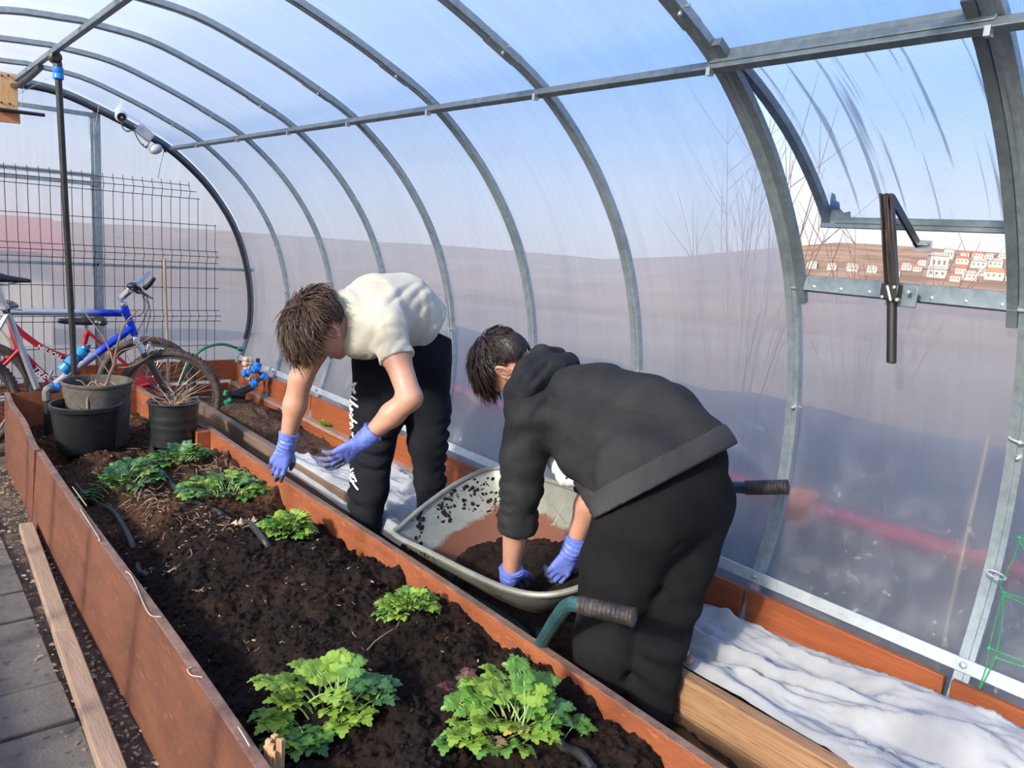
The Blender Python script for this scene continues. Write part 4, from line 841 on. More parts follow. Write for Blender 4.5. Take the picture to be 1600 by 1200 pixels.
# gloves
make_hand('glove', wrR, hdirR, cam_dir(0.25, -0.25, -0.9), -1, 1.0, [(.25, .35, .3), (.3, .4, .3), (.45, .6, .5), (.55, .7, .5)], 0.02, (0.75, 0.45, 0.5), glove_m, glove_d, b1, unit(wrR - elR), soil=0.052)
make_hand('glove', wrL, hdir, cam_dir(-0.15, 0.75, -0.62), -1, 1.05, [(.15, .3, .25), (.2, .35, .3), (.25, .4, .3), (.3, .45, .3)], 0.03, (0.85, 0.25, 0.30), glove_m, glove_d, b1, unit(wrL - elL), soil=0.055)

# ---- boy in the charcoal hoodie, bent over the wheelbarrow
char = M('charcoal_jersey', (0.021, 0.021, 0.023), (0.033, 0.033, 0.035), 6, 0.9, bump=0.15, bscale=220, spec=0.12)
blackt = M('black_fleece', (0.0065, 0.0065, 0.007), (0.012, 0.012, 0.013), 6, 0.93, bump=0.2, bscale=240, spec=0.12)
b2 = empty('person', (1.65, 1.32, 0), 'person in charcoal hoodie and black trousers bent over with both gloves in the wheelbarrow', 'person', 'gardeners')
hipL, hipR = at(1003, 775, 2.14), at(1078, 765, 2.32)
ankL, ankR = V((1.595, 1.40, 0.10)), V((1.645, 1.23, 0.10)); kneL, kneR = on_x(963, 930, 1.63), on_x(1052, 930, 1.74)
pelv, mid, chest, neckb = at(1062, 735, 2.22), at(1000, 680, 2.32), at(920, 645, 2.42), at(848, 590, 2.50)
shL, shR = at(828, 648, 2.40), at(905, 640, 2.66)
elL, wrL = at(812, 765, 2.45), at(797, 902, 2.60); elR, wrR = at(932, 745, 2.62), at(893, 862, 2.66)
hc = at(798, 572, 2.56); F2, U2 = cam_dir(-0.20, 0.86, 0.47), cam_dir(-0.86, -0.48, 0.12)
fd = Field((1.2, 0.95, -0.01), (2.3, 2.5, 1.45), 0.0075)
fd.chain([pelv, mid, chest, neckb], [0.085, 0.10, 0.10, 0.06], 0.05); fd.cone(shL, shR, 0.05, 0.05, 0.05); fd.chain([neckb, at(812, 578, 2.54)], [0.058, 0.052], 0.03)
fd.chain([hipL, kneL, ankL], [0.085, 0.055, 0.042], 0.03); fd.chain([hipR, kneR, ankR], [0.085, 0.05, 0.040], 0.03); fd.cone(hipR, hipL, 0.065, 0.065, 0.04); fd.cone(pelv, (hipR + hipL) / 2, 0.085, 0.085, 0.04)
for a_ in (ankL, ankR): fd.chain([a_ + V((0, 0, -.05)), a_ + V((0, 0.13, -.065))], [0.034, 0.026], 0.02)
arm(fd, shL, elL, wrL, 0.047); arm(fd, shR, elR, wrR, 0.045)
hdL = unit(V((1.74, 1.98, 0.31)) - wrL); hdR = unit(at(862, 912, 2.70) - wrR)
fd.chain([wrL, wrL + hdL * .05], [.016, .010], .01); fd.chain([wrR, wrR + hdR * .06], [.016, .010], .01)
T2 = sculpt_head(fd, hc, F2, U2, 0.97); add_ears(fd.mesh('body', skin_m, b2), T2, 0.97); face_details(T2, 0.97, b2, black_hair)
make_hair('hair', T2, F2, U2, 0.97, black_hair, b2, 2800, 0.075, 0.016, 8, fringe=0.75, droop=V((0, 0, -0.5)), nape=-0.62, wild=0.12, whorl=(-0.62, 0.12), thick=0.6, wave=0.03)
mb = MB()                                                         # pale scalp showing at the whorl
for k in range(5): a = k * 1.3; q = T2(-0.083, 0.012, 0.078); t_ = unit(np.cross(F2, U2)); mb.tube([q, q + (U2 * math.cos(a) + t_ * math.sin(a)) * 0.018], [0.003, 0.001], 5)
mb.build('scalp_whorl', M('scalp', (0.36, 0.25, 0.17), rough=0.7), b2)
# hoodie
fd = Field((1.15, 0.95, 0.5), (2.35, 2.45, 1.42), 0.0070)
fd.chain([at(1068, 722, 2.22), at(1008, 678, 2.31), at(930, 650, 2.40), at(865, 620, 2.47)], [0.152, 0.168, 0.158, 0.105], 0.05); fd.cone(at(1068, 722, 2.22), at(1075, 790, 2.22), 0.148, 0.140, 0.03); fd.cone(at(1003, 740, 2.17), at(1012, 800, 2.14), 0.140, 0.148, 0.04)
fd.cone(shL, shR, 0.078, 0.075, 0.05); fd.cone(at(960, 735, 2.33), at(915, 715, 2.38), 0.095, 0.085, 0.05)
cuf = shL * 0 + at(808, 815, 2.51)
fd.chain([shL, at(817, 720, 2.43), at(814, 765, 2.46), cuf, at(806, 845, 2.53)], [0.078, 0.070, 0.064, 0.060, 0.056], 0.03)
fd.chain([shR, elR, elR * .6 + wrR * .4], [0.075, 0.068, 0.06], 0.03)
fd.folds(at(815, 720, 2.43), at(807, 835, 2.52), 0.10, 0.017, 24, 1.3, 2, 1.3); fd.folds(at(1060, 720, 2.22), at(900, 640, 2.4), 0.26, 0.007, 7, 2.4, 5); fd.folds(at(830, 600, 2.4), at(860, 720, 2.4), 0.14, 0.008, 12, 2.0, 7)
fd.groove([at(850, 690, 2.28), at(857, 665, 2.27), at(850, 640, 2.27), at(812, 618, 2.30)], 0.008, 0.008); fd.groove([at(850, 688, 2.27), at(880, 682, 2.25), at(925, 690, 2.2), at(955, 705, 2.17)], 0.006, 0.005)
fd.groove([at(1108, 672, 2.1), at(1075, 690, 2.05), at(1020, 735, 2.05), at(960, 775, 2.1)], 0.006, 0.006); fd.rumple(0.004, (8, 8, 8), 9); R_ = np.stack([unit(cam_dir(0.5, 0.86, 0)), unit(cam_dir(-0.86, 0.5, 0)), cam_dir(0, 0, 1)], 1); fd.rumple(0.007, (16, 4, 6), 7, at(945, 720, 2.3) - .17, at(945, 720, 2.3) + .17, R_)
hn = cam_dir(0.46, 0.87, -0.20); fd.cut(at(1123, 706, 2.22), hn, V((1.15, 0.95, 0.5)), V((2.35, 1.9, 1.42)))
ax_ = unit(at(806, 845, 2.53) - at(814, 765, 2.46)); fd.cut(at(807, 828, 2.52), ax_, at(807, 828, 2.52) - .1, at(807, 828, 2.52) + .1)
ax_ = unit(wrR - elR); pc = at(925, 775, 2.63); fd.cut(pc, ax_, pc - .085, pc + .085)
fd.carve(at(795, 570, 2.555), (0.098, 0.086, 0.112), np.stack(head_frame(F2, U2), 1), 0.01)
band = Field((1.15, 0.95, 0.5), (2.35, 2.45, 1.42), 0.0070); gx = np.stack(np.meshgrid(*[np.arange(k) * band.h + o for k, o in zip(band.n, band.lo)], indexing='ij'), -1); pl_ = (gx - at(1123, 706, 2.22)) @ cam_dir(0.46, 0.87, -0.20)
band.d = np.where((gx[..., 1] < 1.85) & (np.linalg.norm(gx - at(1050, 750, 2.2), axis=-1) < 0.33), np.maximum(np.maximum(fd.d - 0.0045, pl_ - 0.004), -(pl_ + 0.062)), 1.0).astype(np.float32); del gx
ho = fd.mesh('hoodie', char, b2); band.mesh('hem_band', M('charcoal_rib', (0.023, 0.023, 0.025), (0.035, 0.035, 0.037), 6, 0.9, bump=0.3, bscale=160), b2)
# rucked-up front of the hem and the white lining that shows under it
fd = Field(at(925, 780, 2.35) - .16, at(925, 780, 2.35) + .16, 0.005)
fd.chain([at(905, 752, 2.40), at(925, 772, 2.33), at(938, 788, 2.28), at(952, 778, 2.22)], [0.020, 0.028, 0.026, 0.03], 0.015); fd.chain([at(918, 765, 2.36), at(930, 797, 2.30)], [0.02, 0.017], 0.012); fd.chain([at(950, 770, 2.22), at(946, 793, 2.24)], [0.022, 0.016], 0.01)
fd.folds(at(905, 752, 2.4), at(952, 785, 2.22), 0.08, 0.01, 40, 1.5, 3); fd.mesh('hem_ruck', char, b2)
fd = Field(at(885, 740, 2.46) - .14, at(885, 740, 2.46) + .14, 0.005)
fd.chain([at(858, 708, 2.46), at(868, 728, 2.45), at(885, 745, 2.43), at(905, 750, 2.41)], [0.016, 0.020, 0.030, 0.022], 0.012); fd.folds(at(858, 708, 2.46), at(905, 750, 2.41), 0.06, 0.006, 40, 1.5, 3)
lin = fd.mesh('undershirt', M('white_lining', (0.72, 0.75, 0.82), (0.80, 0.82, 0.86), 20, 0.8), b2)
strokes(lin, 'print', [[(884, 748), (890, 742), (898, 744), (904, 750)], [(872, 726), (878, 734), (884, 738)]], 0.003, M('dark_print', (0.03, 0.04, 0.07)), 1.0, 0, 0)
# hood lying crumpled round the neck
fd = Field(at(850, 590, 2.48) - .26, at(850, 590, 2.48) + .26, 0.0055)
fd.chain([at(795, 642, 2.40), at(803, 612, 2.39), at(822, 580, 2.42), at(846, 556, 2.50), at(872, 556, 2.60)], [0.018, 0.030, 0.036, 0.034, 0.03], 0.02)
fd.chain([at(812, 635, 2.36), at(830, 600, 2.36), at(858, 575, 2.43), at(888, 566, 2.52)], [0.020, 0.034, 0.040, 0.034], 0.018)
fd.chain([at(845, 598, 2.38), at(870, 578, 2.44), at(893, 572, 2.52)], [0.022, 0.034, 0.028], 0.012)
fd.folds(at(800, 630, 2.4), at(880, 560, 2.5), 0.11, 0.006, 9, 2.2, 4, 1.2); fd.groove([at(825, 605, 2.31), at(845, 580, 2.36), at(862, 562, 2.42)], 0.009, 0.012); fd.groove([at(840, 612, 2.32), at(862, 594, 2.36), at(895, 582, 2.44)], 0.008, 0.010)
fd.mesh('hood', char, b2)
# trousers
fd = Field((1.3, 0.9, 0.03), (2.25, 1.85, 1.1), 0.0075)
fd.cone(at(1022, 800, 2.16), at(1075, 785, 2.30), 0.135, 0.132, 0.05); fd.cone(at(1070, 722, 2.24), at(1052, 780, 2.24), 0.125, 0.135, 0.05)
fd.chain([at(1000, 815, 2.15), on_x(976, 880, 1.63), kneL, on_x(952, 1000, 1.61), ankL + V((0, 0, -.02))], [0.128, 0.122, 0.110, 0.098, 0.085], 0.03)
fd.chain([at(1082, 780, 2.32), on_x(1066, 870, 1.76), kneR, on_x(1028, 1010, 1.68), ankR + V((0, 0, -.02))], [0.130, 0.098, 0.084, 0.075, 0.066], 0.025)
fd.folds(on_x(1066, 870, 1.76), ankR, 0.13, 0.012, 11, 1.5, 3, 1.2); fd.folds(at(995, 790, 2.15), on_x(952, 1000, 1.61), 0.19, 0.008, 6, 2.4, 5, 1.2); fd.rumple(0.005, (9, 7, 5), 14)
fd.groove([at(968, 800, 2.02), at(952, 830, 2.0), at(950, 855, 2.0), at(960, 875, 2.0)], 0.006, 0.009); fd.groove([at(1020, 765, 2.0), at(1060, 750, 2.02), at(1125, 738, 2.1)], 0.006, 0.006)
fd.groove([at(1062, 850, 2.06), at(1035, 900, 2.04), at(1010, 980, 2.05)], 0.010, 0.010)
fd.cut(at(1118, 672, 2.22), -cam_dir(0.46, 0.87, -0.20))
fd.mesh('trousers', blackt, b2)
for a_ in (ankL, ankR):
    fd = Field(a_ - .25, a_ + .25, 0.008); fd.chain([a_ + V((0, -.04, -.045)), a_ + V((0, .06, -.05)), a_ + V((0, 0.16, -.06))], [0.050, 0.046, 0.036], 0.02); fd.mesh('shoe', shoe_m, b2)
make_hand('glove', wrL, hdL, cam_dir(-0.1, -0.35, -0.92), 1, 0.98, [(.35, .5, .4), (.4, .5, .4), (.45, .55, .4), (.5, .6, .4)], 0.03, (0.7, 0.5, 0.4), glove_m, glove_d, b2, unit(wrL - elL), soil=0.05, cuff=0.035, flare=0.007)
make_hand('glove', wrR, hdR, cam_dir(0.45, -0.55, -0.7), -1, 0.98, [(.3, .4, .3), (.35, .45, .3), (.45, .5, .4), (.5, .55, .4)], 0.05, (0.65, 0.6, 0.35), glove_m, glove_d, b2, unit(wrR - elR), soil=0.045, cuff=0.05)
# ------------------------------------------------------------------ low bed along the right wall and its fleece
rb = empty('low_bed', (1.72, 3, 0), 'low grey brown timber edging of the bed along the right wall', 'raised bed')
timber = M('weathered_timber', (0.24, 0.125, 0.058), (0.37, 0.215, 0.11), 5, 0.75, stretch=(7, 0.45, 12), bump=0.3, bscale=14, c3=(0.14, 0.068, 0.032))
timber_g = M('grey_timber', (0.10, 0.066, 0.045), (0.17, 0.115, 0.08), 5, 0.85, stretch=(7, 0.5, 12), bump=0.3, bscale=14)
def pk_(y0, y1, z0, z1, x, m_): mb = MB(); mb.bar((x + .024, y0, (z0 + z1) / 2), (x + .024, y1, (z0 + z1) / 2), 0.048, z1 - z0); return mb.build('edge_board', m_, rb, bevel=0.004)
pk_(0.2, 1.31, 0.215, 0.325, 1.725, timber); pk_(0.2, 1.33, 0.0, 0.212, 1.728, timber)
pk_(2.95, 5.25, 0.10, 0.30, 1.665, timber_g); pk_(2.95, 5.25, 0.0, 0.098, 1.668, timber_g)
mb = MB(); mb.ball(on_z(1061, 1022, 0.345) + V((0.015, 0.01, 0)), (0.035, 0.03, 0.024), 10, Matrix.Rotation(.5, 3, 'Z')); mb.ball(on_z(1077, 1036, 0.34) + V((0.015, 0.01, 0)), (0.018, 0.014, 0.014), 8)
tag(mb.build('earth_clod', M('pale_clod', (0.20, 0.13, 0.09), (0.40, 0.29, 0.22), 40, 0.9, bump=0.6)), 'pale lump of earth on the corner of timber edging by the black trousers', 'clod')
ys = np.arange(0.1, 6.1, 0.02); xs = np.linspace(1.715, 2.245, 34); Yg, Xg = np.meshgrid(ys, xs, indexing='ij'); P = np.stack([Xg, Yg, 0 * Xg], -1)
P[..., 2] = 0.17 + 0.025 * fbm(P * 6, 81, 3) + 0.012 * fbm(P * 28, 83, 3) + 0.10 * np.exp(-((Yg - 5.15) / 0.35) ** 2 - ((Xg - 1.98) / 0.22) ** 2) - 0.13 * np.exp(-((Yg - 2.05) / 0.55) ** 4)
tag(grid_mesh('low_bed_soil', P, soil_material('dry_bed_soil', ((0.018, 0.011, 0.008), (0.07, 0.042, 0.028)), ((0.03, 0.018, 0.012), (0.13, 0.075, 0.045)), 2, 4)), 'dry brown soil of the narrow bed along the right wall', 'soil', kind='stuff')
fl_m = bpy.data.materials.new('white_fleece'); fl_m.use_nodes = True; n = fl_m.node_tree; L = n.links.new; b = n.nodes['Principled BSDF']; o_ = n.nodes['Material Output']
b.inputs['Roughness'].default_value = 0.95; b.inputs['Specular IOR Level'].default_value = 0.1
t_ = n.nodes.new('ShaderNodeTexCoord'); nz = n.nodes.new('ShaderNodeTexNoise'); nz.inputs['Scale'].default_value = 14; nz.inputs['Detail'].default_value = 8; L(t_.outputs['Object'], nz.inputs['Vector'])
rp_ = n.nodes.new('ShaderNodeValToRGB'); rp_.color_ramp.elements[0].position = .3; rp_.color_ramp.elements[1].position = .75; rp_.color_ramp.elements[0].color = (.44, .445, .455, 1); rp_.color_ramp.elements[1].color = (.58, .585, .60, 1); L(nz.outputs['Fac'], rp_.inputs[0]); L(rp_.outputs[0], b.inputs['Base Color'])
tl = n.nodes.new('ShaderNodeBsdfTranslucent'); tl.inputs[0].default_value = (.75, .75, .77, 1); tp = n.nodes.new('ShaderNodeBsdfTransparent'); m1 = n.nodes.new('ShaderNodeMixShader'); m1.inputs[0].default_value = .22; m2 = n.nodes.new('ShaderNodeMixShader'); m2.inputs[0].default_value = .10
L(b.outputs[0], m1.inputs[1]); L(tl.outputs[0], m1.inputs[2]); L(m1.outputs[0], m2.inputs[1]); L(tp.outputs[0], m2.inputs[2]); L(m2.outputs[0], o_.inputs[0])
nb = n.nodes.new('ShaderNodeTexNoise'); nb.inputs['Scale'].default_value = 260; bp = n.nodes.new('ShaderNodeBump'); bp.inputs['Strength'].default_value = .25; bp.inputs['Distance'].default_value = .003; L(t_.outputs['Object'], nb.inputs['Vector']); L(nb.outputs['Fac'], bp.inputs['Height']); L(bp.outputs[0], b.inputs['Normal'])
def ridge(p, seed): return 1 - np.abs(fbm(p, seed, 2))
def fleece(name, y0, y1, xl, xr, zf, seed, label, nu=90, dy=0.012):
    ys = np.arange(y0, y1, dy); u = np.linspace(0, 1, nu); Yg, Ug = np.meshgrid(ys, u, indexing='ij'); XL = xl(Yg); Xg = XL + (xr(Yg) - XL) * Ug; P = np.stack([Xg, Yg, 0 * Xg], -1)
    P[..., 1] += zf(Xg, Yg)[1]
    w = np.stack([Xg * 1.0 + 0.10 * np.sin(Yg * 2.1) + 0.05 * Yg, Yg * 0.22 + Xg * .15, 0 * Xg], -1)
    h = 0.050 * (ridge(w * 5.0, seed) ** 2) + 0.020 * ridge(w * 13 + 3, seed + 5) ** 3 + 0.011 * fbm(w * 26 + 9, seed + 9, 4) + 0.004 * fbm(P * 60, seed + 2, 2)
    P[..., 2] = zf(Xg, Yg)[0] + h * np.clip(Ug * 7, 0.15, 1) * np.clip((1 - Ug) * 9, 0.35, 1); o = grid_mesh(name, P, fl_m); return tag(o, label, 'fleece')
fleece('garden_fleece', 0.12, 1.66, lambda y: 1.80 - 0.10 * np.clip((0.80 - y) / 0.2, 0, 1), lambda y: 2.272 + 0 * y,
       lambda x, y: (0.262 + 0.09 * np.exp(-((y - 0.55) / 0.4) ** 2) * np.clip((x - 1.8) / .2, 0, 1) + 0.05 * np.exp(-((x - 1.82) / .05) ** 2) + 0.075 * np.clip((0.82 - y) / 0.15, 0, 1) * np.clip((1.85 - x) / .08, 0, 1), 0 * x), 91, 'white garden fleece crumpled over the bed beside the black trousers')
fleece('garden_fleece', 2.60, 3.92, lambda y: 1.655 + 0 * y, lambda y: 2.215 + 0 * y,
       lambda x, y: (0.235 + 0.06 * np.exp(-((x - 1.69) / .06) ** 2) - 0.05 * np.clip((1.675 - x) / .02, 0, 1) - 0.06 * np.exp(-((x - 1.87) ** 2 + (y - 2.66) ** 2) / .015), -0.42 * np.clip((x - 1.66) / .55, 0, 1) * np.clip((y - 2.6) / 1.3, 0, 1)), 97, 'white garden fleece spread behind the legs of the cream T-shirt person')

# ------------------------------------------------------------------ wheelbarrow, leaning to its left on the bed board
zinc = M('galvanised_tray', (0.20, 0.205, 0.175), (0.28, 0.285, 0.245), 9, 0.5, 0.2, bump=0.1, bscale=30, c3=(0.26, 0.25, 0.20))
pipe_g = M('blue_green_paint', (0.012, 0.055, 0.075), (0.03, 0.10, 0.10), 14, 0.45, bump=0.15, c3=(0.09, 0.10, 0.09)); grip_m = M('worn_black_grip', (0.014, 0.012, 0.011), (0.048, 0.038, 0.033), 40, 0.55, bump=0.3, bscale=80)
wbw = empty('wheelbarrow', (1.8, 2.0, 0.0), 'galvanised wheelbarrow with blue green handles leaning on the bed board', 'wheelbarrow')
O_ = V((1.50, 2.42, 0.375)); rl = math.radians(16); uu = V((math.cos(rl), 0, math.sin(rl))); vv = unit(V((0.02, -1, 0.055))); ww = np.cross(vv, uu) * -1; ww = ww if ww[2] > 0 else -ww
def tl_(u, v, w): return O_ + uu * u + vv * v + ww * w
rim_c = [(0.00, 0.02), (0.00, 0.25), (0.00, 0.50), (0.012, 0.68), (0.06, 0.80), (0.17, 0.865), (0.31, 0.885), (0.45, 0.865), (0.56, 0.80), (0.61, 0.68), (0.62, 0.50), (0.625, 0.22), (0.62, -0.02), (0.565, -0.12), (0.42, -0.135), (0.22, -0.085), (0.06, -0.02)]
bot_c = [(0.17, 0.16), (0.165, 0.28), (0.165, 0.42), (0.175, 0.52), (0.20, 0.58), (0.25, 0.62), (0.31, 0.63), (0.37, 0.62), (0.42, 0.58), (0.445, 0.52), (0.455, 0.42), (0.455, 0.28), (0.45, 0.16), (0.42, 0.11), (0.36, 0.095), (0.26, 0.095), (0.20, 0.12)]
def closed(c, n=5):
    p = V(c + c[:3]); q = crom(np.concatenate([p]), n); return q[n:n + len(c) * n]
rimq, botq = closed(rim_c), closed(bot_c); NR = len(rimq); rings = []
for t, dp in ((0, 0), (0.12, -0.045), (0.45, -0.12), (0.78, -0.19), (0.93, -0.222), (1.0, -0.232)):
    rings.append(np.array([tl_(*(rimq[i][:2] * (1 - t) + botq[i][:2] * t), dp + (0.03 if False else 0)) for i in range(NR)]))
cen = tl_(0.31, 0.36, -0.235)
def shell(rs_, c, flip):
    vs = np.concatenate(rs_ + [c[None]]); fs = []
    for k in range(len(rs_) - 1):
        for i in range(NR):
            f = (k * NR + i, k * NR + (i + 1) % NR, (k + 1) * NR + (i + 1) % NR, (k + 1) * NR + i); fs.append(f[::-1] if flip else f)
    b_ = (len(rs_) - 1) * NR
    for i in range(NR): f = (b_ + i, b_ + (i + 1) % NR, len(vs) - 1); fs.append(f[::-1] if flip else f)
    return vs, fs
mb = MB(); mb.add(*shell(rings, cen, True)); mid_ = tl_(0.31, 0.36, -0.1)
outr = [r + (r - mid_) / np.linalg.norm(r - mid_, axis=1, keepdims=True) * 0.004 - ww * 0.002 for r in rings]; mb.add(*shell(outr, cen - ww * 0.006, False))
def shell_mat():
    mt = zinc.copy(); mt.name = 'soiled_tray'; n = mt.node_tree; L = n.links.new; b = n.nodes['Principled BSDF']; src = b.inputs['Base Color'].links[0].from_socket
    t = n.nodes.new('ShaderNodeTexCoord'); vm = n.nodes.new('ShaderNodeVectorMath'); vm.operation = 'DOT_PRODUCT'; vm.inputs[1].default_value = ww.tolist(); sb = n.nodes.new('ShaderNodeVectorMath'); sb.operation = 'SUBTRACT'; sb.inputs[1].default_value = O_.tolist()
    L(t.outputs['Object'], sb.inputs[0]); L(sb.outputs[0], vm.inputs[0])
    nn = n.nodes.new('ShaderNodeTexNoise'); nn.inputs['Scale'].default_value = 13; nn.inputs['Detail'].default_value = 6; L(t.outputs['Object'], nn.inputs['Vector'])
    ma = n.nodes.new('ShaderNodeMath'); ma.operation = 'MULTIPLY_ADD'; ma.inputs[1].default_value = 0.10; L(nn.outputs['Fac'], ma.inputs[0]); L(vm.outputs['Value'], ma.inputs[2])
    mr = n.nodes.new('ShaderNodeMapRange'); mr.inputs['From Min'].default_value = -0.068; mr.inputs['From Max'].default_value = -0.085; L(ma.outputs[0], mr.inputs[0])
    mx = n.nodes.new('ShaderNodeMix'); mx.data_type = 'RGBA'; L(mr.outputs[0], mx.inputs[0]); L(src, mx.inputs[6]); mx.inputs[7].default_value = (0.13, 0.05, 0.03, 1); L(mx.outputs[2], b.inputs['Base Color'])
    m3 = n.nodes.new('ShaderNodeMath'); m3.operation = 'MULTIPLY_ADD'; m3.inputs[1].default_value = -0.2; m3.inputs[2].default_value = 0.2; L(mr.outputs[0], m3.inputs[0]); L(m3.outputs[0], b.inputs['Metallic'])
    m4 = n.nodes.new('ShaderNodeMath'); m4.operation = 'MULTIPLY_ADD'; m4.inputs[1].default_value = 0.45; m4.inputs[2].default_value = 0.45; L(mr.outputs[0], m4.inputs[0]); L(m4.outputs[0], b.inputs['Roughness']); return mt
def world_loc_np(o): return V(world_loc(o)[:])
tray = mb.build('tray', shell_mat(), wbw, angle=60)
mb = MB(); rp2 = np.array([tl_(a, b, 0.002) for a, b, *_ in rimq]); rp2 = np.concatenate([rp2, rp2[:2]]); mb.tube(rp2, 0.0105, 8, caps=False); mb.build('rim', zinc, tray)
mb = MB(); cX = on_x(853, 812, 2.03)                                # raised letter on the inner wall
def on_mesh(o, px, py, lift): return on_surface(o, px, py, lift)
strokes(tray, 'embossed_mark', [[(874, 786), (898, 816)], [(893, 784), (876, 818)], [(870, 787), (879, 785)], [(889, 784), (898, 784)], [(872, 818), (881, 818)], [(893, 817), (902, 816)]], 0.0042, zinc, 1.0, -12, 2)
# stuck lumps of compost on the tray walls
lump = MB(); rs = random.Random(4)
for cx, cy, sx_, sy_, n_ in ((655, 822, 9, 26, 44), (688, 790, 9, 16, 30), (712, 770, 26, 14, 40), (745, 765, 22, 16, 44), (735, 790, 22, 10, 20), (770, 790, 16, 22, 40), (630, 858, 26, 10, 46), (700, 800, 8, 18, 18), (660, 872, 26, 10, 40), (830, 728, 30, 4, 8)):
    for k in range(n_):
        q = on_surface(tray, rs.gauss(cx, sx_ * .55) , rs.gauss(cy, sy_ * .55), 0.002)
        if q is None: continue
        r = rs.uniform(0.003, 0.015) * rs.uniform(.5, 1); lump.ball(q, (r, r * rs.uniform(.6, 1), r * .6), 6, Matrix.Rotation(rs.uniform(0, 3), 3, 'Y'))
tag(lump.build('compost_crumb', soil_m, wbw, smooth=False), kind='stuff')
uvs = [(a, b) for a in np.linspace(0.05, 0.58, 60) for b in np.linspace(0.0, 0.82, 84)]
U_, V_ = np.meshgrid(np.linspace(0.03, 0.60, 64), np.linspace(0.0, 0.84, 90), indexing='ij'); pq = np.stack([U_ * 1.0, V_, 0 * U_], -1)
W_ = -0.205 + 0.075 * np.exp(-((U_ - 0.42) / 0.16) ** 2 - ((V_ - 0.50) / 0.2) ** 2) + 0.045 * np.exp(-((U_ - 0.22) / 0.10) ** 2 - ((V_ - 0.40) / 0.18) ** 2) + 0.05 * np.clip((V_ - .5) / .3, 0, 1) + 0.016 * fbm(pq * 12, 7, 4) + 0.006 * fbm(pq * 50, 8, 3)
rim2 = np.array([p[:2] for p in rimq]); bot2 = np.array([p[:2] for p in botq]); c2 = V((0.31, 0.36)); angr = np.arctan2(rim2[:, 1] - c2[1], rim2[:, 0] - c2[0]); 
def wall_r(w):
    t = np.interp(-w, [0, 0.045, 0.12, 0.19, 0.222, 0.232], [0, 0.12, 0.45, 0.78, 0.93, 1.0]); return t
TT = wall_r(W_); th = np.arctan2(V_ - c2[1], U_ - c2[0]); rad_ = np.hypot(U_ - c2[0], V_ - c2[1]); o1 = np.argsort(angr); rr1 = np.interp(th, angr[o1], np.hypot(*(rim2 - c2).T)[o1], period=2 * PI)
angb = np.arctan2(bot2[:, 1] - c2[1], bot2[:, 0] - c2[0]); o2 = np.argsort(angb); rb1 = np.interp(th, angb[o2], np.hypot(*(bot2 - c2).T)[o2], period=2 * PI)
lim_ = (rr1 * (1 - TT) + rb1 * TT) + 0.004; k_ = np.minimum(1, lim_ / np.maximum(rad_, 1e-6)); U2_, V2_ = c2[0] + (U_ - c2[0]) * k_, c2[1] + (V_ - c2[1]) * k_
tag(grid_mesh('barrow_compost', O_ + U2_[..., None] * uu + V2_[..., None] * vv + W_[..., None] * ww, soil_m), 'dark compost left in the bottom of the wheelbarrow tray', 'compost', kind='stuff')
gl0, gl1 = at(905, 945, 1.95), at(988, 964, 1.88); gr0, gr1 = at(1165, 762, 2.47), at(1228, 761, 2.40)
for g0, g1, path in ((gl0, gl1, [tl_(0.12, 0.1, -0.26), tl_(0.10, 0.55, -0.25), at(832, 1030, 2.36), at(846, 1005, 2.28), at(866, 972, 2.12), at(886, 947, 2.01), gl0, gl0 * .6 + gl1 * .4]), (gr0, gr1, [tl_(0.50, 0.1, -0.26), tl_(0.52, 0.55, -0.25), at(1030, 840, 2.70), at(1080, 790, 2.62), at(1130, 764, 2.53), gr0, gr0 * .6 + gr1 * .4])):
    mb = MB(); mb.tube(crom(path, 5), 0.0195, 10); mb.build('handle', pipe_g, wbw)
    gp = MB(); ax_ = unit(g1 - g0); Lg = np.linalg.norm(g1 - g0); pr_ = [(0.0, 0), (0.0225, 0.0)]
    for k in range(12): pr_ += [(0.0235, Lg * (k + .1) / 12), (0.0235, Lg * (k + .7) / 12), (0.0222, Lg * (k + .85) / 12)]
    pr_ += [(0.0245, Lg), (0.0245, Lg + .004), (0.021, Lg + .006), (0.019, Lg + .003), (0.0, Lg + .003)]
    gp.lathe(g0, pr_, 16, axis=ax_); gp.build('grip', grip_m, wbw)
mb = MB(); wc = V((1.82, 2.52, 0.175)); ring = [wc + V((0.03, math.cos(a) * .135, math.sin(a) * .135)) for a in np.linspace(0, 2 * PI, 29)]; mb.tube(ring, 0.034, 8, caps=False); mb.build('tyre', M('black_rubber', (0.02, 0.02, 0.02), (0.04, 0.038, 0.035), 30, 0.8), wbw)
mb = MB(); mb.lathe(wc, [(0.0, 0), (0.11, 0.0), (0.11, 0.06), (0.0, 0.06)], 20, axis=(1, 0, 0)); mb.build('wheel_rim', pipe_g, wbw)
for u_ in (0.14, 0.48):
    mb = MB(); a_ = tl_(u_, 0.62, -0.25); mb.tube([a_, V((a_[0], a_[1] - .03, 0.0))], 0.014, 8); mb.build('leg', pipe_g, wbw)
